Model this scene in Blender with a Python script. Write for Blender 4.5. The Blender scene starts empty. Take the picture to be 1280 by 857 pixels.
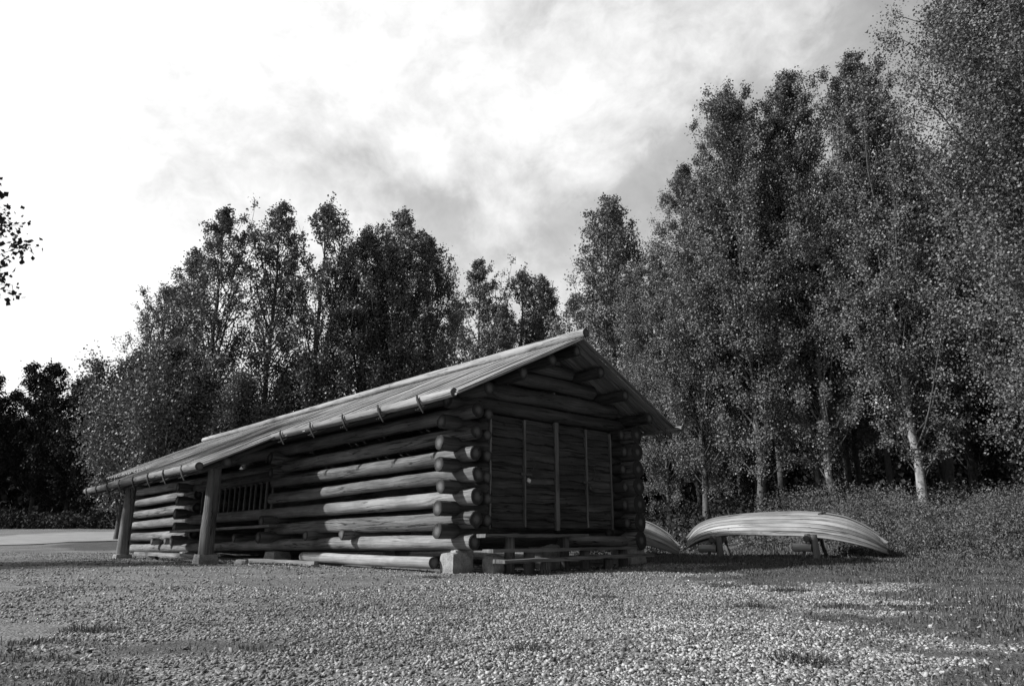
import bpy, math, random
import numpy as np

# ------------------------------------------------------------------ scene, camera, sky, sun
SC = bpy.context.scene
COL = SC.collection
R = math.radians
F_PX = 886.49 / 1280.0
PITCH = 0.2632
EYE = 0.75
cam_d = bpy.data.cameras.new('camera')
cam_d.sensor_width = 36.0
cam_d.lens = 36.0 * F_PX
cam_d.clip_start = 0.05
cam_d.clip_end = 3000.0
cam = bpy.data.objects.new('camera', cam_d)
COL.objects.link(cam)
cam.location = (0, 0, EYE)
cam.rotation_euler = (R(90) + PITCH, 0, 0)
SC.camera = cam

SUN_AZ = R(102)      # to the left of the view direction (+Y)
SUN_EL = R(34)
SUN_DIR = (-math.sin(SUN_AZ) * math.cos(SUN_EL), math.cos(SUN_AZ) * math.cos(SUN_EL), math.sin(SUN_EL))
SUN_STRENGTH = 5.0
SKY_STRENGTH = 0.11

SC.render.engine = 'CYCLES'
SC.view_settings.view_transform = 'Standard'
SC.view_settings.look = 'None'
SC.view_settings.exposure = 0.18
SC.view_settings.gamma = 1.0
SC.view_settings.use_curve_mapping = False
SC.cycles.max_bounces = 6
SC.cycles.diffuse_bounces = 3
SC.cycles.glossy_bounces = 2
SC.cycles.transmission_bounces = 3
SC.cycles.use_denoising = True

sun_d = bpy.data.lights.new('sun', 'SUN')
sun_d.energy = SUN_STRENGTH
sun_d.angle = R(2.0)
sun_d.color = (1.0, 1.0, 1.0)
sun = bpy.data.objects.new('sun', sun_d)
COL.objects.link(sun)
sun.location = (-30, 10, 30)
from mathutils import Vector
sun.rotation_euler = Vector(SUN_DIR).to_track_quat('Z', 'Y').to_euler()


def azel(az, el):   # az: degrees to the right of +Y
    a, e = R(az), R(el)
    return (math.sin(a) * math.cos(e), math.cos(a) * math.cos(e), math.sin(e))


class NT:
    """small helper that wires shader nodes"""
    def __init__(self, tree):
        self.t = tree
        tree.nodes.clear()

    def n(self, typ, **kw):
        nd = self.t.nodes.new(typ)
        for k, v in kw.items():
            setattr(nd, k, v)
        return nd

    def l(self, a, b):
        self.t.links.new(a, b)

    def val(self, sock, v):
        if hasattr(v, 'type') and hasattr(v, 'is_linked'):
            self.l(v, sock)
        else:
            sock.default_value = v

    def math(self, op, a, b=None, c=None, clamp=False):
        nd = self.n('ShaderNodeMath', operation=op, use_clamp=clamp)
        self.val(nd.inputs[0], a)
        if b is not None:
            self.val(nd.inputs[1], b)
        if c is not None:
            self.val(nd.inputs[2], c)
        return nd.outputs[0]

    def vmath(self, op, a, b=None):
        nd = self.n('ShaderNodeVectorMath', operation=op)
        self.val(nd.inputs[0], a)
        if b is not None:
            self.val(nd.inputs[1], b)
        return nd.outputs['Value'] if op in ('DOT_PRODUCT', 'LENGTH', 'DISTANCE') else nd.outputs[0]

    def ramp(self, fac, stops, interp='LINEAR'):
        nd = self.n('ShaderNodeValToRGB')
        cr = nd.color_ramp
        cr.interpolation = interp
        while len(cr.elements) < len(stops):
            cr.elements.new(0.5)
        for e, (p, g) in zip(cr.elements, stops):
            e.position = p
            e.color = (g, g, g, 1)
        self.l(fac, nd.inputs[0])
        return nd.outputs[0]

    def noise(self, vec, scale, detail=4.0, rough=0.55, dist=0.0):
        nd = self.n('ShaderNodeTexNoise')
        nd.inputs['Scale'].default_value = scale
        nd.inputs['Detail'].default_value = detail
        nd.inputs['Roughness'].default_value = rough
        nd.inputs['Distortion'].default_value = dist
        if vec is not None:
            self.l(vec, nd.inputs['Vector'])
        return nd.outputs['Fac']

    def mapping(self, vec, scale=(1, 1, 1), loc=(0, 0, 0), rot=(0, 0, 0)):
        nd = self.n('ShaderNodeMapping')
        nd.inputs['Scale'].default_value = scale
        nd.inputs['Location'].default_value = loc
        nd.inputs['Rotation'].default_value = rot
        self.l(vec, nd.inputs['Vector'])
        return nd.outputs[0]

    def mix(self, fac, a, b, blend='MIX'):
        nd = self.n('ShaderNodeMixRGB', blend_type=blend)
        self.val(nd.inputs[0], fac)
        for s, v in ((nd.inputs[1], a), (nd.inputs[2], b)):
            if isinstance(v, (int, float)):
                s.default_value = (v, v, v, 1)
            else:
                self.l(v, s)
        return nd.outputs[0]

    def grey(self, v):
        return (v, v, v, 1)


# --- world: black and white sky (Nishita, desaturated) with white cloud
world = bpy.data.worlds.new('World')
SC.world = world
world.use_nodes = True
w = NT(world.node_tree)
sky = w.n('ShaderNodeTexSky', sky_type='NISHITA')
sky.sun_disc = False
sky.sun_elevation = SUN_EL
sky.sun_rotation = -SUN_AZ
sky.altitude = 100.0
sky.air_density = 1.0
sky.dust_density = 1.5
bw = w.n('ShaderNodeRGBToBW')
w.l(sky.outputs[0], bw.inputs[0])
skyg = w.math('MULTIPLY', bw.outputs[0], 2.05)
tc = w.n('ShaderNodeTexCoord')
D_ = tc.outputs['Generated']
sep = w.n('ShaderNodeSeparateXYZ')
w.l(D_, sep.inputs[0])
# clear sky dimmed away from the view direction, added to weaken fill light
deep = w.math('MINIMUM', w.math('MAXIMUM', w.math('ADD', w.math('MULTIPLY', sep.outputs[1], 0.75), 0.45), 0.30), 1.0)
skyg = w.math('MULTIPLY', skyg, deep)
zz = w.math('ADD', w.math('MAXIMUM', sep.outputs[2], 0.0), 0.22)
px_ = w.math('DIVIDE', sep.outputs[0], zz)
py_ = w.math('DIVIDE', sep.outputs[1], zz)
cmb = w.n('ShaderNodeCombineXYZ')
w.l(px_, cmb.inputs[0])
w.l(py_, cmb.inputs[1])
pl = cmb.outputs[0]
warp = w.n('ShaderNodeTexNoise')
warp.inputs['Scale'].default_value = 5.0
warp.inputs['Detail'].default_value = 6.0
w.l(D_, warp.inputs['Vector'])
wv = w.vmath('MULTIPLY', w.vmath('SUBTRACT', warp.outputs['Color'], (0.5, 0.5, 0.5)), (0.10, 0.10, 0.10))
DW = w.vmath('ADD', D_, wv)
n1 = w.noise(w.mapping(DW, (1.0, 1.0, 1.25), (3.1, 0.7, 1.9)), 5.5, 9.0, 0.55, 0.0)
n2 = w.noise(w.mapping(DW, (1.0, 1.0, 1.2), (7.4, 2.2, 4.0)), 24.0, 8.0, 0.6, 0.0)


def lobe(az, el, deg, gain):
    """soft patch of sky around one compass direction"""
    d = w.vmath('DOT_PRODUCT', D_, azel(az, el))
    ang = w.math('ARCCOSINE', w.math('MINIMUM', d, 1.0))
    g = w.math('SUBTRACT', 1.0, w.math('DIVIDE', ang, R(deg)), clamp=True)
    g = w.math('MULTIPLY', g, g)
    g = w.math('MULTIPLY', g, w.math('SUBTRACT', 3.0, w.math('MULTIPLY', w.math('SUBTRACT', 1.0, w.math('DIVIDE', ang, R(deg)), clamp=True), 2.0)))
    return w.math('MULTIPLY', g, gain)


SKY_LOBES = [(-60, 18, 62, 1.35), (-30, 40, 26, 0.50), (-4, 40, 16, 0.30), (6, 36, 11, 0.34), (15, 37, 9, 0.30), (24, 36, 7, 0.22), (0, 32.5, 7, 0.28), (7, 28.5, 4.5, 0.34),
             (-7.5, 30, 4.5, 0.30), (-0.5, 25.8, 4.5, 0.26), (-2, 17, 10, 0.22), (-27, 28.5, 10, -0.30), (-18, 30, 5, -0.14), (-14, 27.5, 7, -0.27), (-7, 26, 5, -0.20), (3, 24, 5, -0.10), (12, 25.5, 7, -0.16), (33, 29, 12, -0.20), (21, 29, 7, -0.20),
             (150, 25, 105, -0.75), (60, 75, 55, -0.45)]  # added: clears and darkens the unseen sky behind and overhead, weakening the fill
acc = None
for a_ in SKY_LOBES:
    s_ = lobe(*a_)
    acc = s_ if acc is None else w.math('ADD', acc, s_)
dens = w.math('ADD', w.math('ADD', 0.40, w.math('ADD', w.math('MULTIPLY', w.math('SUBTRACT', n1, 0.5), 1.1), w.math('MULTIPLY', w.math("SUBTRACT", n2, 0.5), 0.32))), acc)
mask = w.ramp(dens, [(0.0, 0.08), (0.22, 0.30), (0.44, 0.44), (0.58, 0.80), (0.78, 0.95), (1.0, 1.0)])
cloudv = w.math('ADD', w.math('ADD', 6.5, w.math('MULTIPLY', w.math('SUBTRACT', n2, 0.5), 3.5)), w.math('MULTIPLY', w.math('MINIMUM', w.math('SUBTRACT', dens, 0.62), 0.6), 4.0))
skyc = w.mix(mask, skyg, cloudv)
bg = w.n('ShaderNodeBackground')
w.l(skyc, bg.inputs[0])
bg.inputs[1].default_value = SKY_STRENGTH
wo = w.n('ShaderNodeOutputWorld')
w.l(bg.outputs[0], wo.inputs[0])


# ------------------------------------------------------------------ materials
def material(name):
    m = bpy.data.materials.new(name)
    m.use_nodes = True
    return m, NT(m.node_tree)


def finish(nt, color, rough=0.8, bump=None, bump_strength=0.4, bump_dist=0.01, spec=0.3, translucent=None):
    p = nt.n('ShaderNodeBsdfPrincipled')
    nt.val(p.inputs['Base Color'], color if not isinstance(color, float) else nt.grey(color))
    nt.val(p.inputs['Roughness'], rough)
    p.inputs['Specular IOR Level'].default_value = spec
    if bump is not None:
        b = nt.n('ShaderNodeBump')
        b.inputs['Strength'].default_value = bump_strength
        b.inputs['Distance'].default_value = bump_dist
        nt.l(bump, b.inputs['Height'])
        nt.l(b.outputs[0], p.inputs['Normal'])
    out = nt.n('ShaderNodeOutputMaterial')
    if translucent:
        t = nt.n('ShaderNodeBsdfTranslucent')
        nt.val(t.inputs[0], color)
        mx = nt.n('ShaderNodeMixShader')
        mx.inputs[0].default_value = translucent
        nt.l(p.outputs[0], mx.inputs[1])
        nt.l(t.outputs[0], mx.inputs[2])
        nt.l(mx.outputs[0], out.inputs[0])
    else:
        nt.l(p.outputs[0], out.inputs[0])


def uv_random(nt, k=37.0):
    """grain coordinates in metres (u along the wood), shifted per object"""
    uv = nt.n('ShaderNodeUVMap', uv_map='grain').outputs[0]
    oi = nt.n('ShaderNodeObjectInfo')
    r = nt.math('MULTIPLY', oi.outputs['Random'], k)
    c = nt.n('ShaderNodeCombineXYZ')
    nt.l(r, c.inputs[0])
    nt.l(r, c.inputs[2])
    return nt.vmath('ADD', uv, c.outputs[0]), oi.outputs['Random']


def wood(name, lo, hi, crack=0.7, bump=0.5, rough=0.85, knots=True, fine=38.0):
    m, nt = material(name)
    v, rnd = uv_random(nt)
    g1 = nt.noise(nt.mapping(v, (1.1, fine, 1)), 1.0, 6.0, 0.62, 0.25)
    g2 = nt.noise(nt.mapping(v, (0.9, 4.5, 1)), 1.0, 5.0, 0.6, 0.3)
    col = nt.ramp(nt.math('ADD', nt.math('MULTIPLY', g1, 0.6), nt.math('MULTIPLY', g2, 0.4)), [(0.33, lo), (0.66, hi)])
    tone = nt.math('ADD', 0.8, nt.math('MULTIPLY', rnd, 0.4))
    col = nt.mix(1.0, col, tone, 'MULTIPLY')
    bt = nt.noise(nt.mapping(v, (.22, .9, 1), (8, 1, 2)), 1.0, 2.0, .5)
    col = nt.mix(1.0, col, nt.ramp(bt, [(.32, .62), (.68, 1.2)]), 'MULTIPLY')
    ck = nt.noise(nt.mapping(v, (0.55, 15.0, 1), (5, 3, 0)), 1.0, 3.0, 0.5, 0.1)
    ck = nt.ramp(nt.math('ABSOLUTE', nt.math('SUBTRACT', ck, 0.52)), [(0.0, 1.0), (0.014, 0.85), (0.024, 0.0)])
    gate = nt.ramp(nt.noise(nt.mapping(v, (0.5, 1.4, 1), (2, 9, 0)), 1.0, 2.0), [(0.44, 0.0), (0.54, 1.0)])
    ck = nt.math('MULTIPLY', ck, gate)
    col = nt.mix(nt.math('MULTIPLY', ck, crack), col, lo * 0.12)
    if knots:
        vo = nt.n('ShaderNodeTexVoronoi', feature='F1')
        vo.inputs['Scale'].default_value = 1.0
        nt.l(nt.mapping(v, (2.6, 5.2, 1)), vo.inputs['Vector'])
        kn = nt.ramp(vo.outputs['Distance'], [(0.06, 1.0), (0.12, 0.0)])
        sel = nt.n('ShaderNodeSeparateColor')
        nt.l(vo.outputs['Color'], sel.inputs[0])
        kn = nt.math('MULTIPLY', kn, nt.math('GREATER_THAN', sel.outputs[0], 0.55))
        col = nt.mix(nt.math('MULTIPLY', kn, 0.7), col, lo * 0.3)
    stain = nt.noise(nt.mapping(v, (1.3, 2.0, 1), (1, 7, 3)), 1.0, 4.0, 0.65)
    col = nt.mix(nt.ramp(stain, [(0.45, 0.0), (0.75, 0.55)]), col, lo * 0.6)
    h = nt.math('SUBTRACT', nt.math('ADD', g1, nt.math('MULTIPLY', g2, 0.8)), nt.math('MULTIPLY', ck, 1.2))
    finish(nt, col, rough, h, bump, 0.012, 0.25)
    return m


def end_grain(name, lo, hi):
    m, nt = material(name)
    uv = nt.n('ShaderNodeUVMap', uv_map='grain').outputs[0]
    oi = nt.n('ShaderNodeObjectInfo')
    dist = nt.vmath('LENGTH', uv)
    wob = nt.noise(nt.vmath('ADD', uv, oi.outputs['Location']), 9.0, 3.0)
    ring = nt.math('SINE', nt.math('ADD', nt.math('MULTIPLY', dist, 420.0), nt.math('MULTIPLY', wob, 16.0)))
    core = nt.ramp(dist, [(0.03, 1.0), (0.085, 0.0)])
    c1 = nt.mix(core, lo, hi)
    c2 = nt.mix(nt.math('MULTIPLY', nt.math('ADD', ring, 1.0), 0.2), c1, lo * 0.4)
    s = nt.n('ShaderNodeSeparateXYZ')
    nt.l(uv, s.inputs[0])
    ang = nt.math('ARCTAN2', s.outputs[1], s.outputs[0])
    spoke = nt.math('ABSOLUTE', nt.math('SINE', nt.math('ADD', nt.math('MULTIPLY', ang, 1.5), nt.math('ADD', nt.math('MULTIPLY', wob, 3.0), nt.math('MULTIPLY', oi.outputs['Random'], 6.0)))))
    ck = nt.ramp(spoke, [(0.03, 1.0), (0.08, 0.0)])
    c3 = nt.mix(nt.math('MULTIPLY', ck, 0.85), c2, lo * 0.1)
    finish(nt, c3, 0.9, nt.math('SUBTRACT', nt.math('MULTIPLY', ring, 0.2), ck), 0.4, 0.006, 0.2)
    return m


M = {}
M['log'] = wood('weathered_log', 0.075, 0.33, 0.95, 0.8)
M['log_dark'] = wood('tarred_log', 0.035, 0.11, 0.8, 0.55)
M['log_gable'] = wood('shaded_gable_log', 0.04, 0.15, 0.8, 0.55)  # gable's shade deepened by a darker wood tone; hooks share it
M['log_end'] = end_grain('log_end_grain', 0.045, 0.17)
M['roofwood'] = wood('silvered_roof_board', 0.24, 0.52, 0.75, 0.6, 0.8, False, 55.0)
M['roofpole'] = wood('silvered_roof_pole', 0.15, 0.42, 0.75, 0.5)
M['plank'] = wood('grey_plank', 0.10, 0.28, 0.8, 0.5)
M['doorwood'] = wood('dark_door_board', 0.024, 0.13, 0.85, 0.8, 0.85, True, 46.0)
M['strip'] = wood('pale_door_strip', 0.11, 0.28, 0.5, 0.4)
M['hull'] = wood('bleached_hull_plank', 0.17, 0.50, 0.9, 0.6, 0.92, True, 46.0)
M['trestle'] = wood('pale_trestle_wood', 0.25, 0.5, 0.6, 0.4)

m, nt = material('rusty_iron')
tcn = nt.n('ShaderNodeTexCoord').outputs['Object']
finish(nt, nt.ramp(nt.noise(tcn, 40.0), [(0.3, 0.03), (0.7, 0.09)]), 0.6, nt.noise(tcn, 120.0), 0.3, 0.002, 0.5)
M['iron'] = m
m, nt = material('bright_padlock_metal')
tcn = nt.n('ShaderNodeTexCoord').outputs['Object']
finish(nt, nt.ramp(nt.noise(tcn, 60.0), [(0.3, 0.6), (0.7, 0.8)]), 0.4, None, spec=0.6)
M['lock'] = m

m, nt = material('rough_stone')
tcn = nt.n('ShaderNodeTexCoord').outputs['Object']
a_ = nt.noise(tcn, 6.0, 6.0, 0.65)
b_ = nt.noise(tcn, 45.0, 4.0, 0.6)
finish(nt, nt.ramp(nt.math('ADD', nt.math('MULTIPLY', a_, 0.6), nt.math('MULTIPLY', b_, 0.4)), [(0.35, 0.16), (0.65, 0.42)]), 0.9, nt.math('ADD', a_, nt.math('MULTIPLY', b_, 0.4)), 0.7, 0.03, 0.2)
M['stone'] = m


def shade_mat(name, lo, hi, rough=0.6, translucent=None, spec=0.4):
    """leaf, blade or pebble material; each leaf carries its own tone in the attribute 'tone'"""
    m, nt = material(name)
    at = nt.n('ShaderNodeAttribute', attribute_name='tone')
    col = nt.ramp(at.outputs['Fac'], [(0.0, lo), (1.0, hi)])
    finish(nt, col, rough, None, spec=spec, translucent=translucent)
    return m


M['aspen_leaf'] = shade_mat('aspen_leaf', 0.035, 0.27, 0.5, 0.08, 0.4)
M['birch_leaf'] = shade_mat('birch_leaf', 0.045, 0.24, 0.5, 0.10, 0.4)
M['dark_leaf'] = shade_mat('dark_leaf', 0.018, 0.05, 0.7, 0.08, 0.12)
M['weed_leaf'] = shade_mat('weed_leaf', 0.04, 0.23, 0.6, 0.2, 0.25)
M['grass'] = shade_mat('grass_blade', 0.035, 0.19, 0.6, 0.2, 0.25)
M['petal'] = shade_mat('white_petal', 0.65, 0.85, 0.6, 0.3, 0.3)

m, nt = material('gravel_stone')
at = nt.n('ShaderNodeAttribute', attribute_name='tone')
tcn = nt.n('ShaderNodeTexCoord').outputs['Object']
col = nt.ramp(at.outputs['Fac'], [(0.0, 0.05), (0.35, 0.17), (0.8, 0.37), (1.0, 0.52)])
nn = nt.noise(tcn, 150.0, 3.0)
col = nt.mix(0.5, col, nt.mix(1.0, col, nt.ramp(nn, [(0.3, 0.5), (0.7, 1.3)]), 'MULTIPLY'))
finish(nt, col, 0.85, nn, 0.3, 0.003, 0.25)
M['pebble'] = m


def bark(name, lo, hi, band):
    m, nt = material(name)
    v, rnd = uv_random(nt)
    a = nt.noise(nt.mapping(v, (2.5, 9.0, 1)), 1.0, 5.0, 0.65, 0.3)
    b = nt.noise(nt.mapping(v, (11.0, 3.0, 1), (3, 5, 1)), 1.0, 4.0, 0.6, 0.4)
    scars = nt.ramp(b, [(0.56, 0.0), (0.66, 1.0)])
    col = nt.ramp(a, [(0.3, lo), (0.65, hi)])
    col = nt.mix(nt.math('MULTIPLY', scars, band), col, lo * 0.25)
    finish(nt, col, 0.85, nt.math('SUBTRACT', a, nt.math('MULTIPLY', scars, 0.6)), 0.6, 0.02, 0.2)
    return m


M['aspen_bark'] = bark('pale_aspen_bark', 0.14, 0.40, 0.85)
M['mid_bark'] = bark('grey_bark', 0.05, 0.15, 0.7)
M['dark_and_shaded_bark'] = bark('dark_and_shaded_bark', 0.05, 0.13, 0.6)  # dark-barked trees, and second-row aspens with their shade in the bark tone

# ground: gravel yard, sandy track, soil under the grass
m, nt = material('ground')
geo = nt.n('ShaderNodeNewGeometry').outputs['Position']
at = nt.n('ShaderNodeAttribute', attribute_name='tone')        # 0 gravel .. 1 turf soil
big = nt.noise(geo, 0.45, 4.0, 0.6)
mid = nt.noise(geo, 5.0, 5.0, 0.65)
fine = nt.noise(geo, 60.0, 4.0, 0.7)
vo = nt.n('ShaderNodeTexVoronoi', feature='F1')
vo.inputs['Scale'].default_value = 48.0
nt.l(nt.vmath('ADD', geo, nt.mapping(geo, (0, 0, 0))), vo.inputs['Vector'])
sc_ = nt.n('ShaderNodeSeparateColor')
nt.l(vo.outputs['Color'], sc_.inputs[0])
peb = nt.ramp(sc_.outputs[0], [(0.0, 0.06), (0.5, 0.19), (0.9, 0.36), (1.0, 0.46)])
sand = nt.ramp(nt.math('ADD', nt.math('MULTIPLY', fine, 0.6), nt.math('MULTIPLY', mid, 0.4)), [(0.32, 0.08), (0.68, 0.37)])
grav = nt.mix(nt.ramp(mid, [(0.35, 0.75), (0.62, 0.25)]), sand, peb)
grav = nt.mix(1.0, grav, nt.ramp(big, [(0.3, 0.75), (0.7, 1.1)]), 'MULTIPLY')
rut = nt.noise(nt.mapping(geo, (.35, 1.6, 1)), 1.0, 6.0, .7)
grav = nt.mix(1.0, grav, nt.ramp(rut, [(.32, .62), (.62, 1.15)]), 'MULTIPLY')
soil = nt.ramp(nt.math('ADD', nt.math('MULTIPLY', fine, 0.5), nt.math('MULTIPLY', mid, 0.5)), [(0.3, 0.03), (0.7, 0.14)])
tmix = nt.ramp(nt.math('ADD', at.outputs['Fac'], nt.math('MULTIPLY', nt.math('SUBTRACT', mid, 0.5), 0.7)), [(0.3, 0.0), (0.75, 0.85)])
col = nt.mix(tmix, grav, soil)
hgt = nt.math('ADD', nt.math('MULTIPLY', nt.math('SUBTRACT', 1.0, vo.outputs['Distance']), 0.7), nt.math('ADD', nt.math('MULTIPLY', fine, 0.6), nt.math('MULTIPLY', mid, 0.5)))
finish(nt, col, 0.95, hgt, 0.9, 0.02, 0.15)
M['ground'] = m

m, nt = material('dirt_road')
geo = nt.n('ShaderNodeNewGeometry').outputs['Position']
a_ = nt.noise(geo, 1.2, 5.0, 0.6)
b_ = nt.noise(geo, 25.0, 4.0, 0.65)
finish(nt, nt.ramp(nt.math('ADD', nt.math('MULTIPLY', a_, 0.6), nt.math('MULTIPLY', b_, 0.4)), [(0.3, 0.22), (0.7, 0.36)]), 0.95, b_, 0.6, 0.02, 0.15)
M['road'] = m


# ------------------------------------------------------------------ numpy geometry helpers
def tagged(o, label=None, cat=None, group=None, kind=None):
    if label: o['label'] = label
    if cat: o['category'] = cat
    if group: o['group'] = group
    if kind: o['kind'] = kind
    return o


def empty(name, loc, label, cat, rz=0.0, group=None):
    o = bpy.data.objects.new(name, None)
    COL.objects.link(o)
    o.empty_display_size = 0.2
    o.location = loc
    o.rotation_euler = (0, 0, rz)
    return tagged(o, label, cat, group)


def link(name, me, parent=None):
    o = bpy.data.objects.new(name, me)
    COL.objects.link(o)
    if parent is not None:
        o.parent = parent
    return o


def uniform_mesh(name, V, Fc, mat, tone=None, smooth=False):
    """V (n,3); Fc (m,k) all faces with k corners; fast path for leaves, blades and pebbles"""
    V = np.asarray(V, np.float32)
    Fc = np.asarray(Fc, np.int32)
    me = bpy.data.meshes.new(name)
    k = Fc.shape[1]
    me.vertices.add(len(V))
    me.vertices.foreach_set('co', V.ravel())
    me.loops.add(Fc.size)
    me.loops.foreach_set('vertex_index', Fc.ravel())
    me.polygons.add(len(Fc))
    me.polygons.foreach_set('loop_start', np.arange(0, Fc.size, k, dtype=np.int32))
    me.polygons.foreach_set('loop_total', np.full(len(Fc), k, np.int32))
    if smooth:
        me.polygons.foreach_set('use_smooth', np.ones(len(Fc), bool))
    if tone is not None:
        a = me.attributes.new('tone', 'FLOAT', 'POINT')
        a.data.foreach_set('value', np.asarray(tone, np.float32))
    me.update(calc_edges=True)
    me.materials.append(mat)
    return me


class MB:
    """collects shapes (with grain coordinates) into one mesh"""
    def __init__(self):
        self.v, self.f, self.uv, self.mi, self.sm = [], [], [], [], []

    def add(self, verts, faces, uvs, mi=0, smooth=True):
        b = len(self.v)
        self.v.extend([tuple(map(float, p)) for p in verts])
        for fc, u in zip(faces, uvs):
            self.f.append([b + i for i in fc])
            self.uv.append(u)
            self.mi.append(mi)
            self.sm.append(smooth)

    def tube(self, pts, radii, nseg=14, cap=(1, 1), mi=0, cap_mi=None, rough=0.0, seed=0, round_cap=0.0):
        pts = np.asarray(pts, float)
        n = len(pts)
        rg = np.random.RandomState(seed)
        t = pts[-1] - pts[0]
        tang = np.gradient(pts, axis=0)
        tang /= np.linalg.norm(tang, axis=1)[:, None] + 1e-9
        ref = np.array([0, 0, 1.0]) if abs(t[2]) < 0.8 * np.linalg.norm(t) else np.array([0, 1.0, 0])
        L = np.concatenate([[0], np.cumsum(np.linalg.norm(np.diff(pts, axis=0), axis=1))])
        lobes = [(k, rg.rand() * 6.28, rg.randn() * rough / k ** 0.6) for k in (2, 3, 4, 5)]
        a = np.linspace(0, 2 * np.pi, nseg, endpoint=False)
        V = []
        for i in range(n):
            s = np.cross(tang[i], ref); s /= np.linalg.norm(s) + 1e-9
            u = np.cross(s, tang[i])
            rr = radii[i] * (1 + sum(am * np.cos(k * a + ph + 0.5 * L[i] * (k - 3)) for k, ph, am in lobes))
            if rough:
                rr = rr * (1 + rg.randn(nseg) * rough * 0.18)
            V.append(pts[i] + np.outer(np.cos(a) * rr, s) + np.outer(np.sin(a) * rr, u))
        V = np.concatenate(V)
        fc, uv = [], []
        for i in range(n - 1):
            rm = radii[i]
            for j in range(nseg):
                j2 = (j + 1) % nseg
                fc.append((i * nseg + j, i * nseg + j2, (i + 1) * nseg + j2, (i + 1) * nseg + j))
                y0, y1 = j / nseg * 6.28 * rm, (j + 1) / nseg * 6.28 * rm
                uv.append(((L[i], y0), (L[i], y1), (L[i + 1], y1), (L[i + 1], y0)))
        self.add(V, fc, uv, mi, True)
        for e, on in ((0, cap[0]), (1, cap[1])):
            if not on:
                continue
            ring = V[:nseg] if e == 0 else V[-nseg:]
            c = ring.mean(0)
            d = (-tang[0] if e == 0 else tang[-1])
            bulge = c + d * round_cap * radii[0 if e == 0 else -1]
            inner = c + (ring - c) * 0.9 + d * (0.012 + 0.5 * round_cap * radii[0])
            VV = np.concatenate([ring, inner, [bulge + d * 0.012]])
            loc = [(math.cos(x) * radii[0 if e == 0 else -1], math.sin(x) * radii[0 if e == 0 else -1]) for x in a]
            fc, uv = [], []
            for j in range(nseg):
                j2 = (j + 1) % nseg
                q = (j, j2, nseg + j2, nseg + j)
                qu = (loc[j], loc[j2], (loc[j2][0] * .9, loc[j2][1] * .9), (loc[j][0] * .9, loc[j][1] * .9))
                tq = (nseg + j, nseg + j2, 2 * nseg)
                tu = (qu[3], qu[2], (0.0, 0.0))
                if e == 0:
                    q, qu, tq, tu = q[::-1], qu[::-1], tq[::-1], tu[::-1]
                fc += [q, tq]
                uv += [qu, tu]
            self.add(VV, fc, uv, cap_mi if cap_mi is not None else mi, False)
        return self

    def box(self, o, ax, ay, az, mi=0, jit=0.0, rg=None, nx=1):
        """box from corner o along three edge vectors; grain runs along ax"""
        o, ax, ay, az = (np.asarray(q, float) for q in (o, ax, ay, az))
        V = []
        for i in range(nx + 1):
            b = o + ax * i / nx
            for p in ((0, 0), (1, 0), (1, 1), (0, 1)):
                q = b + ay * p[0] + az * p[1]
                if jit:
                    q = q + rg.randn(3) * jit
                V.append(q)
        lx, ly, lz = (np.linalg.norm(q) for q in (ax, ay, az))
        per = [0, ly, ly + lz, 2 * ly + lz, 2 * ly + 2 * lz]
        off = float(rg.rand() * 20) if rg is not None else 0.0
        fc, uv = [], []
        for i in range(nx):
            x0, x1 = i / nx * lx + off, (i + 1) / nx * lx + off
            for k in range(4):
                k2 = (k + 1) % 4
                fc.append((i * 4 + k, (i + 1) * 4 + k, (i + 1) * 4 + k2, i * 4 + k2))
                uv.append(((x0, per[k] + off), (x1, per[k] + off), (x1, per[k + 1] + off), (x0, per[k + 1] + off)))
        e = nx * 4
        fc += [(0, 1, 2, 3), (e + 3, e + 2, e + 1, e)]
        uv += [((off, 0), (off, ly), (off + lz, ly), (off + lz, 0)), ((off, 0), (off, ly), (off + lz, ly), (off + lz, 0))]
        flip = np.dot(np.cross(ay, az), ax) < 0
        # faces are wound for ay x az pointing along +ax
        if not flip:
            fc = [f[::-1] for f in fc]
            uv = [u[::-1] for u in uv]
            fc[-2:] = [(3, 2, 1, 0), (e, e + 1, e + 2, e + 3)]
        self.add(V, fc, uv, mi, False)
        return self

    def build(self, name, mats, parent=None, bevel=0.0):
        me = bpy.data.meshes.new(name)
        me.from_pydata(self.v, [], self.f)
        ul = me.uv_layers.new(name='grain')
        flat = [c for u in self.uv for p in u for c in p]
        ul.data.foreach_set('uv', np.asarray(flat, np.float32))
        me.polygons.foreach_set('material_index', np.asarray(self.mi, np.int32))
        me.polygons.foreach_set('use_smooth', np.asarray(self.sm, bool))
        for m_ in (mats if isinstance(mats, (list, tuple)) else [mats]):
            me.materials.append(m_)
        me.update()
        o = link(name, me, parent)
        if bevel:
            b = o.modifiers.new('bevel', 'BEVEL')
            b.width = bevel
            b.segments = 2
            b.limit_method = 'ANGLE'
        return o


def vnoise(x, y, seed=0):
    """2-D value noise in 0..1"""
    x = np.asarray(x, float); y = np.asarray(y, float)
    xi, yi = np.floor(x).astype(np.int64), np.floor(y).astype(np.int64)
    fx, fy = x - xi, y - yi
    fx, fy = fx * fx * (3 - 2 * fx), fy * fy * (3 - 2 * fy)

    def h(a, b):
        n = (a * 374761393 + b * 668265263 + seed * 974711) & 0x7fffffff
        n = ((n ^ (n >> 13)) * 1274126177) & 0x7fffffff
        return ((n ^ (n >> 16)) & 0xffff) / 65535.0
    return (h(xi, yi) * (1 - fx) + h(xi + 1, yi) * fx) * (1 - fy) + (h(xi, yi + 1) * (1 - fx) + h(xi + 1, yi + 1) * fx) * fy


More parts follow.
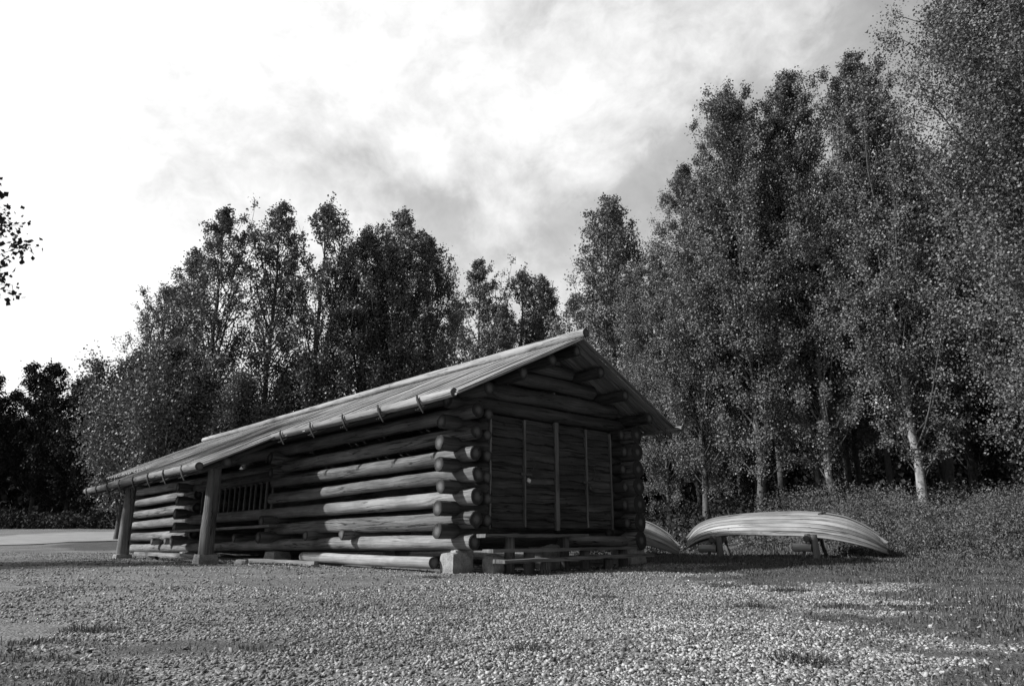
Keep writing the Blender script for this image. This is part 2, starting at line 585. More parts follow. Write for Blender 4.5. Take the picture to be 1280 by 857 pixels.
def fbm(x, y, seed=0, o=4):
    s, a, t = 0, 1.0, 0
    for i in range(o):
        s = s + a * vnoise(x * 2 ** i, y * 2 ** i, seed + i)
        t += a
        a *= 0.55
    return s / t


def sst(x, a, b):
    t = np.clip((np.asarray(x, float) - a) / (b - a), 0, 1)
    return t * t * (3 - 2 * t)


# ------------------------------------------------------------------ terrain
def gz(x, y):
    x = np.asarray(x, float); y = np.asarray(y, float)
    z = 0.165 * sst(y, 2.0, 15.0) + 0.0 * x
    z = z + 0.95 * sst(y, 22, 50) + 0.6 * sst(y, 50, 110)
    side = sst(x, 0.5, 5.0)
    z = z + 0.06 * side * sst(y, 9, 14)
    # bank on the right, behind the boats
    d = y - (19.2 - 0.36 * np.clip(x - 5.0, 0, 12))
    z = z + (0.98 * sst(d, -0.8, 4.2) * sst(x, 4.2, 9.0) + 0.35 * sst(d, 4, 16) * sst(x, 2, 9)) * (1 - 0.75 * sst(y, 26, 48))
    z = z + (fbm(x * 0.55, y * 0.55, 3) - 0.5) * 0.07 + (fbm(x * 2.6, y * 2.6, 8) - 0.5) * 0.028
    return z


def turf(x, y):
    """share of turf (1) against bare gravel (0)"""
    x = np.asarray(x, float); y = np.asarray(y, float)
    n = fbm(x * 0.75, y * 0.75, 21) - 0.5
    n2 = fbm(x * 2.3, y * 2.3, 29) - 0.5
    right = sst(x - (1.75 + .17 * (y - 4)) + 2.4 * n + 1.6 * n2, -.6, 1.3)
    right = right * (1 - 0.8 * sst(fbm(x * 0.9 + 7, y * 1.3, 41), 0.50, 0.66) * (1 - sst(y, 9.5, 12)))
    back = sst(y + 2.2 * n + 0.35 * (x - 2), 13.8, 15.6) * sst(x, 0.6, 2.6)
    left = (.35 + .5 * sst(fbm(x * .9, y * 2.2, 47), .42, .6)) * sst(-x + 2.6 * n + 1.6 * n2, 0.9, 2.3) * (1 - sst(y + 2.0 * n, 4.9, 6.2))
    leftb = 0.55 * sst(-x - 0.7 * y, -2.5, 2.5) * sst(fbm(x * 0.5, y * 0.8, 55), 0.5, 0.64) * sst(y, 9.5, 12.5) * (1 - sst(y, 24, 30))
    edge = .9 * (1 - sst(np.hypot((x + 14.5) / 4.6, (y - 31) / 5.5) + .5 * n, .75, 1.0))
    # beside the cabin base
    far = sst(y, 47, 50)
    return np.clip(np.maximum.reduce([right, back, left, leftb, far]) + edge, 0, 1)


def axis(lo, hi, fine_lo, fine_hi, fine, grow=1.22):
    a = list(np.arange(fine_lo, fine_hi + 1e-6, fine))
    s = fine
    while a[-1] < hi:
        s *= grow
        a.append(a[-1] + s)
    s = fine
    while a[0] > lo:
        s *= grow
        a.insert(0, a[0] - s)
    return np.array(a)


gx = axis(-900, 900, -14, 18, 0.14)
gy = axis(-120, 1400, 1.5, 26, 0.14)
GX, GY = np.meshgrid(gx, gy)
GV = np.stack([GX.ravel(), GY.ravel(), gz(GX, GY).ravel()], 1)
nxg, nyg = len(gx), len(gy)
ii = np.arange((nyg - 1) * (nxg - 1))
r_, c_ = ii // (nxg - 1), ii % (nxg - 1)
i0 = r_ * nxg + c_
GF = np.stack([i0, i0 + 1, i0 + nxg + 1, i0 + nxg], 1)
me = uniform_mesh('ground', GV, GF, M['ground'], turf(GX, GY).ravel(), True)
tagged(link('ground', me), kind='structure')

# pale dirt road passing behind on the left
pts = [(-70, 22), (-45, 24), (-30, 27), (-23.5, 31.5), (-19.5, 37.5), (-12, 42.5), (2, 47), (20, 53)]
pts = np.array(pts, float)
tt = np.linspace(0, len(pts) - 1, 90)
cx = np.interp(tt, range(len(pts)), pts[:, 0]); cy = np.interp(tt, range(len(pts)), pts[:, 1])
for _ in range(30):
    cx[1:-1] = (cx[:-2] + 2 * cx[1:-1] + cx[2:]) / 4
    cy[1:-1] = (cy[:-2] + 2 * cy[1:-1] + cy[2:]) / 4
tx, ty = np.gradient(cx), np.gradient(cy)
tn_ = np.hypot(tx, ty)
RV, RF = [], []
for i in range(len(tt)):
    wv_ = 9.0 + .9 * math.sin(i * .55) + .5 * math.sin(i * 1.7 + 1)
    for k in range(9):
        o_ = (k / 8 - 0.5) * wv_
        RV.append((cx[i] - ty[i] / tn_[i] * o_, cy[i] + tx[i] / tn_[i] * o_, 0))
RV = np.array(RV)
RV[:, 2] = gz(RV[:, 0], RV[:, 1]) + 0.03
for i in range(len(tt) - 1):
    for k in range(8):
        a = i * 9 + k
        RF.append((a, a + 9, a + 10, a + 1))
me = uniform_mesh('road', RV, np.array(RF)[:, ::-1], M['road'], None, True)
tagged(link('road', me), kind='structure')

# ------------------------------------------------------------------ the log cabin
YAW = 0.7675
SAG = 0.0188
ORG = (-0.8695, 12.0, 0.15)
CABIN = empty('log_cabin', ORG, 'long dark log cabin with a pole roof, double plank doors and a porch on posts', 'cabin', YAW)


def P(u, v, wv):
    return np.array([u, v, wv - SAG * v - ORG[2]])


def cabin_world(u, v):
    return (ORG[0] + u * math.cos(YAW) - v * math.sin(YAW), ORG[1] + u * math.sin(YAW) + v * math.cos(YAW))


SEED = [11]


def log(name, a, b, r0, r1, parent=CABIN, mats=None, necks=(), sway=0.03, seg=18, round_cap=0.0, step=0.13, rough=0.055, neck=0.74, raw=False):
    """one round log from a to b; necks = positions (0..1) where it is hewn thinner for a notch"""
    SEED[0] += 1
    rg = np.random.RandomState(SEED[0])
    A = np.asarray(a, float) if raw else P(*a)
    B = np.asarray(b, float) if raw else P(*b)
    L = np.linalg.norm(B - A)
    n = max(5, int(L / step))
    t = np.linspace(0, 1, n)
    pts = A + np.outer(t, B - A)
    ph = rg.rand(4) * 6.28
    amp = min(sway, L * 0.006)
    pts[:, 2] += amp * np.sin(t * 3.1 + ph[0]) * np.sin(t * np.pi) * 0.8
    pts[:, 0] += amp * np.sin(t * 4.3 + ph[1]) * np.sin(t * np.pi) * 0.8
    r = r0 + (r1 - r0) * t
    r = r * (1 + 0.02 * np.sin(t * L * 3 + ph[2]) + 0.015 * np.sin(t * L * 7 + ph[3]))
    for (c, half) in necks:
        d = np.abs(t - c) * L
        r = r * (1 - (1 - neck) * (1 - sst(d, half * 0.55, half)))
    mb = MB()
    mb.tube(pts, r, seg, (1, 1), 0, 1, rough, SEED[0], round_cap)
    return mb.build(name, mats or [M['log'], M['log_end']], parent)


W_ = 4.4          # gable width
LEN = 16.8
S_ = 0.3518
W0 = 0.623
rg0 = np.random.RandomState(5)

# side wall logs (towards the yard)
for k in range(7):
    wz = W0 + k * S_
    rr = 0.128 + rg0.uniform(-0.008, 0.010)
    e0 = -0.42 + rg0.uniform(-0.04, 0.04)
    mats = [M['log'], M['log_end']]
    if k in (0, 2, 5, 6):
        if k == 2:
            log('wall_log', (0, e0, wz), (0, LEN, wz), rr, rr * 0.94, mats=mats)
        else:
            log('wall_log', (0, e0, wz), (0, LEN + rg0.uniform(-.05, .1), wz), rr, rr * 0.96, mats=mats, round_cap=0.0)
    else:
        log('wall_log', (0, e0, wz), (0, 6.75 + rg0.uniform(-.1, .1), wz), rr, rr * 0.94, mats=mats)
        log('wall_log', (0, 11.3, wz), (0, LEN + rg0.uniform(-.05, .1), wz), rr, rr * 0.92, mats=mats)
# cross logs of the front gable that run past the corner as stubs, up to the door frame
for k in range(6):
    wz = W0 + (k + 0.5) * S_
    e = -0.43 + rg0.uniform(-0.03, 0.03)
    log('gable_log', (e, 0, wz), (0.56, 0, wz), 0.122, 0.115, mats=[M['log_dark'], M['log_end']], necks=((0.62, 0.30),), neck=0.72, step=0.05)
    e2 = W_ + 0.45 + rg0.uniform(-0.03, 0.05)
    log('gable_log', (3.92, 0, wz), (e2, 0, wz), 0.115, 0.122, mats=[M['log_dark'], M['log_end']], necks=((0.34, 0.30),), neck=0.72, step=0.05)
# locking stubs beside the doors
for k in range(1, 7):
    wz = W0 + k * S_ - 0.01
    log('locking_log', (0.36, -0.30 + rg0.uniform(-.03, .03), wz), (0.36, 0.45, wz), 0.10, 0.10, mats=[M['log_dark'], M['log_end']], step=0.08)
    log('locking_log', (4.08, -0.30 + rg0.uniform(-.03, .03), wz), (4.08, 0.45, wz), 0.10, 0.10, mats=[M['log_dark'], M['log_end']], step=0.08)
# back wall and far gable, laid close
for k in range(7):
    wz = W0 + k * S_
    log('back_wall_log', (W_, -0.42, wz), (W_, LEN + 0.3, wz), 0.186, 0.18, seg=12, step=0.6, sway=0.004)
    log('far_gable_log', (-0.1, LEN - 0.22, wz + 0.12), (W_ + 0.3, LEN - 0.22, wz + 0.12), 0.186, 0.18, seg=12, step=0.5, sway=0.004)
# tie log above the doors and the gable logs
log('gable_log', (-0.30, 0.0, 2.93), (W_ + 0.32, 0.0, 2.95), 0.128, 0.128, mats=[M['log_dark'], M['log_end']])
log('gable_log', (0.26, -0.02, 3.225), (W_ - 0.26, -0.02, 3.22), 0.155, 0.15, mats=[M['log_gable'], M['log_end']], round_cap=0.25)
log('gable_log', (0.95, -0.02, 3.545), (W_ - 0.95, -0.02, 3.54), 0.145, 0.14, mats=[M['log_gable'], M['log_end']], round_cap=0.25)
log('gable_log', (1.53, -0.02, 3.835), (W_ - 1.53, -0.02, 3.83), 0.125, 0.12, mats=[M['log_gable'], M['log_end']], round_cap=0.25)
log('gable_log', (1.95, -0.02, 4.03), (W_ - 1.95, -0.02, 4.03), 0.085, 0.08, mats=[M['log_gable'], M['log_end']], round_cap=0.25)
# far gable top, seen only from the side
for (a_, b_, z_, r_) in ((0.35, W_ - .35, 3.17, .19), (1.1, W_ - 1.1, 3.52, .18), (1.65, W_ - 1.65, 3.82, .15)):
    log('far_gable_log', (a_, LEN - .2, z_), (b_, LEN - .2, z_), r_, r_, seg=12, step=0.5)
# sill under the doors
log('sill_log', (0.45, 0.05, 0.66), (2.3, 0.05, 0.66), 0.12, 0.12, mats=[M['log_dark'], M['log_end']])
log('sill_log', (2.36, -0.16, 0.63), (4.30, -0.12, 0.62), 0.10, 0.095)

# partition cross logs that show as stubs on the yard side
for k, e in ((0, -.46), (1, -.42), (4, -.30), (5, -.34)):
    log('partition_log', (e, 6.35, W0 + (k + .5) * S_), (0.9, 6.35, W0 + (k + .5) * S_), 0.13, 0.11, necks=((0.36, 0.25),), step=0.06)
for k in range(5):
    log('partition_log', (-.48 + rg0.uniform(-.04, .04), 11.55, W0 + (k + .5) * S_), (0.9, 11.55, W0 + (k + .5) * S_), 0.14, 0.12, necks=((0.36, 0.25),), step=0.06)
# floor joist ends
for v_ in (3.05, 4.45, 7.9, 9.15, 12.7, 13.7):
    log('floor_joist', (-.30 + rg0.uniform(-.05, .04), v_, W0 + .53 * S_), (1.2, v_, W0 + .53 * S_), 0.10, 0.085, necks=((0.25, 0.2),), step=0.08)

# lattice window
mb = MB()
rgw = np.random.RandomState(3)
for i in range(15):
    v_ = 6.75 + i * 0.30 + rgw.uniform(-.02, .02)
    mb.box(P(-0.02, v_, 1.43), (0, 0, 0.66), (0.035, 0, 0), (0, 0.045 + rgw.uniform(-.008, .012), 0), 0, 0.002, rgw)
WIN = mb.build('lattice_window', M['strip'], CABIN)
mb = MB()
mb.box(P(0.03, 6.7, 1.40), (0, 4.5, -SAG * 4.5), (0.10, 0, 0), (0, 0, 0.05), 0, 0, rgw)
mb.box(P(0.03, 6.7, 2.07), (0, 4.5, -SAG * 4.5), (0.10, 0, 0), (0, 0, 0.05), 0, 0, rgw)
mb.build('window_rail', M['plank'], WIN)
log('wall_log', (0, 6.6, 2.22), (0, 11.5, 2.22), 0.125, 0.12)

# bench plank along the porch wall
mb = MB()
mb.box(P(-0.52, 5.75, 1.01), (0, 5.95, -SAG * 5.95), (0.30, 0, 0), (0, 0, 0.055), 0, 0.004, rgw, 10)
mb.build('bench_plank', M['plank'], CABIN)

# doors: four leaves of horizontal boards
D0, D1 = 0.86, 2.775


def door_leaf(u0, u1, seed):
    rg = np.random.RandomState(seed)
    mb = MB()
    z = D0
    while z < D1 - 0.05:
        h = rg.uniform(0.115, 0.175)
        if D1 - z - h < 0.07:
            h = D1 - z
        nx = 12
        us = np.linspace(u0, u1, nx + 1)
        yo = -0.09 - rg.uniform(0, 0.032)
        jl = np.cumsum(rg.randn(nx + 1)) * 0.006
        jl -= jl.mean()
        V = []
        for i in range(nx + 1):
            zl = max(z - 0.012 + jl[i], D0 - 0.004)
            V += [P(us[i], yo - 0.042, zl), P(us[i], yo - 0.004 + rg.randn() * .002, z + h - 0.004), P(us[i], yo + 0.05, z + h - 0.004), P(us[i], yo + 0.05, zl)]
        off = rg.rand() * 30
        fc, uv = [], []
        for i in range(nx):
            x0, x1 = us[i] + off, us[i + 1] + off
            for k, (y0, y1) in enumerate(((0, h), (h, h + .05), (h + .05, 2 * h), (2 * h, 2 * h + .08))):
                k2 = (k + 1) % 4
                fc.append((i * 4 + k, (i + 1) * 4 + k, (i + 1) * 4 + k2, i * 4 + k2))
                uv.append(((x0, y0 + off), (x1, y0 + off), (x1, y1 + off), (x0, y1 + off)))
        e = nx * 4
        fc += [(3, 2, 1, 0)[::-1], (e, e + 1, e + 2, e + 3)[::-1]]
        uv += [((off, 0), (off, h), (off + .05, h), (off + .05, 0))] * 2
        mb.add(V, fc, uv, 0, False)
        z += h
    return mb.build('door', M['doorwood'], CABIN)


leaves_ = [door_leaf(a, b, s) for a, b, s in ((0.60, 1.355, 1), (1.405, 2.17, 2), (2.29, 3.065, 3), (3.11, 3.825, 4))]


def strip(u, wd, name, z0, z1, par, y=-0.165):
    rg = np.random.RandomState(int(u * 100))
    mb = MB()
    n = 10
    mb.box(P(u - wd / 2, y, z0), (0, 0, z1 - z0), (wd, 0, 0), (0, 0.05, 0), 0, 0.003, rg, n)
    return mb.build(name, M['strip'], par)


strip(1.38, 0.042, 'cover_strip', D0 + .01, D1 - .02, leaves_[0])
strip(2.23, 0.095, 'door_post', D0 - .05, D1 + .02, CABIN)
strip(3.088, 0.040, 'cover_strip', D0 + .01, D1 - .02, leaves_[2])
strip(3.850, 0.040, 'door_post', D0 - .03, D1 - .04, CABIN)
strip(0.575, 0.035, 'door_post', D0 - .03, D1 - .04, CABIN, -.13)


def ring_bm(c, R0, r0, a0=0.0, a1=2 * math.pi, n=14, ax=(1, 0, 0), az=(0, 0, 1)):
    t = np.linspace(a0, a1, n)
    return np.asarray(c) + np.outer(np.cos(t) * R0, ax) + np.outer(np.sin(t) * R0, az), [r0] * n


for (u, z, lf, mt, sz) in ((1.40, 1.66, leaves_[1], 'lock', 1.0), (3.10, 1.60, leaves_[3], 'iron', 0.85)):
    mb = MB()
    mb.box(P(u - .14, -0.180, z + .10), (0.28, 0, 0), (0, 0.012, 0), (0, 0, 0.04), 0)
    pts, rr = ring_bm(P(u + .02, -.190, z + .07), .028 * sz, .006, 0, math.pi)
    mb.tube(pts, rr, 8)
    mb.build('hasp', M['iron'], lf)
    mb = MB()
    mb.box(P(u - .015, -0.215, z - .005), (0.07 * sz, 0, -0.03 * sz), (0, 0.03, 0), (0.025 * sz, 0, 0.06 * sz), 0)
    mb.build('padlock', M[mt], lf, 0.004)
    # long iron pull handle
    mb = MB()
    a = P(u + .12, -.14, z + .42); b = P(u + .12, -.14, z + .18)
    mb.tube([a, a + np.array([.02, -.06, -.02]), (a + b) / 2 + np.array([.05, -.08, 0]), b + np.array([.02, -.06, .02]), b], [.010] * 5, 8)
    mb.build('pull_handle', M['iron'], lf)

# --- roof
SLOPE = 0.477
RIDGE_U = 2.2


def roof_w(u):
    return 3.205 + SLOPE * (u if u <= RIDGE_U else (W_ - u))


def boards(name, v0, v1, u_top, u_bot_fn, seed):
    rg = np.random.RandomState(seed)
    mb = MB()
    sgn = 1.0 if u_bot_fn(v0) < u_top else -1.0
    p = 0.150
    n = int(round((v1 - v0) / p))
    for layer in (0, 1):
        for i in range(n + (1 - layer)):
            vc = v0 + (i + (0.5 if layer else 0.0)) * p
            wd = p * (0.62 if layer else 0.66) + rg.uniform(-.012, .012)
            a = max(v0, vc - wd / 2); b = min(v1, vc + wd / 2)
            ub = u_bot_fn((a + b) / 2) - sgn * rg.uniform(-.02, .045)
            z = 0.012 + layer * 0.030 + rg.uniform(0, .006)
            ns = max(3, int(abs(u_top - ub) / 0.5))
            us = np.linspace(u_top, ub, ns + 1)
            bow = rg.randn() * 0.008
            V = []
            for q, u in enumerate(us):
                lift = bow * math.sin(q / ns * 3.14) + rg.randn() * .003
                zz_ = roof_w(u) + z + lift
                V += [P(u, a, zz_), P(u, b, zz_ + rg.randn() * .001), P(u, b, zz_ + .026), P(u, a, zz_ + .026 + rg.randn() * .001)]
            off = rg.rand() * 40
            fc, uv = [], []
            for q in range(ns):
                x0, x1 = abs(us[q] - u_top) * 1.1 + off, abs(us[q + 1] - u_top) * 1.1 + off
                per = [0, wd, wd + .03, 2 * wd + .03, 2 * wd + .06]
                for k in range(4):
                    k2 = (k + 1) % 4
                    f_ = (q * 4 + k, q * 4 + k2, (q + 1) * 4 + k2, (q + 1) * 4 + k)
                    u_ = ((x0, per[k] + off), (x0, per[k + 1] + off), (x1, per[k + 1] + off), (x1, per[k] + off))
                    fc.append(f_ if sgn < 0 else f_[::-1]); uv.append(u_ if sgn < 0 else u_[::-1])
            e = ns * 4
            f0, f1 = (3, 2, 1, 0), (e, e + 1, e + 2, e + 3)
            fc += [f0, f1] if sgn < 0 else [f0[::-1], f1[::-1]]
            uv += [((off, 0), (off, .1), (off + .02, .1), (off + .02, 0))] * 2
            mb.add(V, fc, uv, 0, False)
    return mb.build(name, M['roofwood'], CABIN)


VF, VB = -0.92, 17.2
PV0, PV1 = 5.12, 12.6            # porch part of the roof
PE = -2.40
boards('roof_boarding', VF, VB, RIDGE_U, lambda v: PE if PV0 < v < PV1 else -0.82, 31)
boards('roof_boarding', VF, VB, RIDGE_U, lambda v: 5.14, 32)
log('ridge_pole', (2.2, -0.97, 4.385), (2.2, 17.25, 4.385), 0.088, 0.082, mats=[M['roofpole'], M['log_end']], sway=0.03)
for (u, r) in ((-0.03, .115), (0.75, .11), (1.50, .11), (2.2, .10), (2.9, .11), (3.65, .11), (4.43, .115)):
    zc = roof_w(u) - r * 1.10 - 0.02 + (0 if u != 2.2 else -0.05)
    log('purlin', (u, -0.76 + rg0.uniform(-.03, .03), zc), (u, 17.0, zc), r, r * 0.95, mats=[M['log_dark'], M['log_end']], step=0.3, sway=0.006)
# eave poles with their crooked hooks
hook_specs = []
E1 = log('eave_pole', (-.82, -0.80, roof_w(-.82) + .055), (-.82, 5.32, roof_w(-.82) + .05), 0.072, 0.068, mats=[M['roofpole'], M['log_end']], sway=0.02)
E2 = log('eave_pole', (PE - .03, 4.95, roof_w(PE) + .055), (PE - .03, 12.75, roof_w(PE) + .05), 0.085, 0.07, mats=[M['roofpole'], M['log_end']], sway=0.02)
E3 = log('eave_pole', (5.16, -1.05, roof_w(5.16) + .03), (5.16, 17.1, roof_w(5.16) + .03), 0.052, 0.055, mats=[M['roofpole'], M['log_end']])


def hook(u, v, par, sgn=-1, arm=0.75, r=0.020):
    rg = np.random.RandomState(int(abs(v) * 100) + 7)
    z = roof_w(u) - 0.03
    mb = MB()
    a = P(u - sgn * arm, v, roof_w(u - sgn * arm) - 0.05)
    e = P(u + sgn * .03, v, z - 0.055)
    mb.tube([a, (a + e) / 2, e, e + np.array([sgn * .085, 0, -.035])], [r * .9, r, r * 1.1, r * .7], 8, rough=.05, seed=int(abs(v) * 10))
    mb.tube([e + np.array([sgn * .03, -.05, -.085]), e + np.array([sgn * .075, -.015, .03]), e + np.array([sgn * .088, .035, .125]), e + np.array([sgn * .07, .08, .20])], [r * .7, r * 1.15, r * 1.1, r * .8], 8, rough=.05, seed=int(abs(v) * 10) + 1)
    mb.tube([e + np.array([sgn * .02, .045, -.05]), e + np.array([sgn * .10, .035, -.045])], [r * .6, r * .55], 6)
    mb.build('hook', M['log_gable'], par)


for v_ in (-0.05, 1.08, 2.25, 3.45, 4.70):
    hook(-.82, v_, E1)
for v_ in (5.62, 6.65, 7.60, 8.60, 9.60, 10.55, 11.5, 12.4):
    hook(PE, v_, E2)
hook(5.14, -0.70, E3, 1)
hook(5.14, 0.6, E3, 1)

# porch: plate, posts, post stones, edge board
log('porch_plate', (-1.78, 5.22, roof_w(-1.78) - .10), (-1.78, 12.5, roof_w(-1.78) - .10), 0.105, 0.10, mats=[M['log_dark'], M['log_end']])
for v_ in (5.76, 11.1):
    log('porch_post', (-1.8, v_, 0.47), (-1.8, v_ + .0, 2.25), 0.152, 0.125, seg=18, step=0.12, sway=0.012)
    bz = P(-1.8, v_, 0.47)
for v_ in (5.35, 12.45):
    log('porch_rafter', (-2.25, v_, roof_w(-2.25) - .06), (0.2, v_, roof_w(0.2) - .06), 0.05, 0.05, mats=[M['log_dark'], M['log_end']], seg=10, step=.4)


def stone_mesh(name, c, size, seed, parent=None, box=0.55, rz=0.0, sub=3):
    """rough block of stone: a cube pushed towards a ball and roughened"""
    import bmesh
    bm = bmesh.new()
    bmesh.ops.create_cube(bm, size=2.0)
    bmesh.ops.subdivide_edges(bm, edges=bm.edges[:], cuts=6, use_grid_fill=True)
    rg = np.random.RandomState(seed)
    ph = rg.rand(6, 4) * 6.28
    fr = rg.uniform(1.2, 4.5, (6, 3))
    for vt in bm.verts:
        p = np.array(vt.co)
        q = p / np.linalg.norm(p) * 1.18
        p = p * box + q * (1 - box)
        d = sum(math.sin(np.dot(fr[i], p) + ph[i, 0]) for i in range(6)) * 0.022
        p = p * (1 + d) + rg.randn(3) * 0.012
        x, y, z = p[0] * size[0], p[1] * size[1], p[2] * size[2]
        vt.co = (c[0] + x * math.cos(rz) - y * math.sin(rz), c[1] + x * math.sin(rz) + y * math.cos(rz), c[2] + z)
    me = bpy.data.meshes.new(name)
    bm.to_mesh(me)
    bm.free()
    me.materials.append(M['stone'])
    return link(name, me, parent)


def base_z(u, v):
    x, y = cabin_world(u, v)
    return float(gz(x, y)) - ORG[2]


def foundation(u, v, top, sx, sy, seed, box=.8, name='foundation_stone', rz=0.0):
    b = base_z(u, v) - 0.10
    t = top - SAG * v - ORG[2]
    h = (t - b) / 2
    return stone_mesh(name, (u, v, b + h), (sx, sy, h), seed, CABIN, box, rz)


foundation(-1.8, 5.76, .475, .19, .17, 1)
foundation(-1.8, 11.1, .475, .19, .17, 2)
foundation(-0.08, -0.02, .46, .185, .165, 3, .85)
foundation(0.02, -0.05, .505, .15, .12, 33, .85)
foundation(0.40, -0.40, .42, .13, .14, 4, .5)
foundation(0.0, 6.3, .50, .2, .25, 5)
foundation(0.0, 11.5, .50, .2, .25, 6)
foundation(0.0, 16.5, .50, .2, .25, 7)
foundation(4.4, -0.1, .50, .25, .25, 8)
foundation(4.4, 8, .50, .25, .3, 9)
foundation(4.4, 16.5, .50, .25, .25, 10)
foundation(2.2, 0.1, .56, .3, .2, 12)

# ------------------------------------------------------------------ things round the cabin
gp = float(gz(*cabin_world(2.0, -0.8)))
ST = empty('wooden_steps', (*cabin_world(2.0, -0.8), gp), 'low dark wooden steps of three long planks in front of the cabin doors', 'steps', YAW)


def SP(u, v, wv):
    return np.array([u - 2.0, v + 0.8, wv - gp])


rgs = np.random.RandomState(12)
for (u0, u1, v, wz, wd, th, dz) in ((0.02, 2.55, -0.62, 0.755, .27, .055, 0), (-0.02, 3.65, -0.86, 0.525, .26, .05, 0), (-0.02, 3.85, -1.12, 0.375, .27, .055, 0.03)):
    mb = MB()
    mb.box(SP(u0, v, wz - th), (u1 - u0, 0, dz), (0, wd, 0), (0, 0, th), 0, .004, rgs, 12)
    mb.build('tread', M['plank'], ST)
for (u, v, top, s) in ((0.75, -.42, .70, 20), (2.1, -.42, .70, 21), (0.9, -.72, .475, 22), (2.3, -.72, .475, 23), (3.4, -.72, .475, 24), (1.0, -1.0, .322, 25), (2.6, -1.0, .325, 26)):
    x, y = cabin_world(u, v)
    g0 = float(gz(x, y)) - 0.05
    mb = MB()
    mb.tube([SP(u, v, g0), SP(u, v, (g0 + top) / 2), SP(u, v, top)], [.085, .09, .085], 12, rough=.06, seed=s, cap_mi=1)
    mb.build('support_block', [M['plank'], M['log_end']], ST)

# round pole lying along the foot of the wall
def ground_log(name, u0, v0, u1, v1, r, label, cat, group=None, mats=None, lift=0.0):
    a = cabin_world(u0, v0); b = cabin_world(u1, v1)
    A = np.array([a[0], a[1], float(gz(*a)) + r * 0.95 + lift]); B = np.array([b[0], b[1], float(gz(*b)) + r * 0.95 + lift])
    mid = (A + B) / 2
    o = log(name, A - mid, B - mid, r, r * .92, None, mats or [M['roofpole'], M['log_end']], raw=True, sway=.01)
    o.location = mid
    return tagged(o, label, cat, group)


ground_log('pole', -.36, 0.18, -.36, 4.45, .098, 'thick round pole lying on the gravel along the foot of the cabin wall', 'log', lift=.06)


def ground_plank(u0, v0, u1, v1, wd, th, lift, label, cat):
    a = cabin_world(u0, v0); b = cabin_world(u1, v1)
    A = np.array([a[0], a[1], float(gz(*a)) + lift]); B = np.array([b[0], b[1], float(gz(*b)) + lift])
    mid = (A + B) / 2
    d = (B - A)
    side = np.array([-d[1], d[0], 0]); side /= np.linalg.norm(side)
    mb = MB()
    mb.box(A - mid - side * wd / 2, d, side * wd, (0, 0, th), 0, .004, rgs, 14)
    o = mb.build('plank', M['roofpole'], None)
    o.location = mid
    return tagged(o, label, cat)


ground_plank(-1.55, 10.9, -1.55, 5.95, .14, .075, .085, 'long grey edge plank laid on stones between the two porch posts', 'plank')
ground_plank(-1.15, 5.35, -.75, 3.2, .10, .05, .05, 'short thin plank on the ground to the right of the nearer porch post', 'plank')
for i, (u, v, s, sz) in enumerate(((-1.5, 6.6, 41, .08), (-1.5, 9.8, 42, .09), (-1.3, 5.2, 43, .09), (-.72, 3.3, 44, .05))):
    x, y = cabin_world(u, v)
    o = stone_mesh('stone', (0, 0, 0), (sz * 1.3, sz, sz * .75), s)
    o.location = (x, y, float(gz(x, y)) + sz * .25)
    tagged(o, ('small grey stone under the edge plank near the nearer porch post', 'grey stone under the far end of the edge plank between the porch posts',
               'lone pale stone lying just right of the nearer porch post', 'flat little stone under the short thin plank by the cabin wall')[i], 'stone', 'stones along the porch')


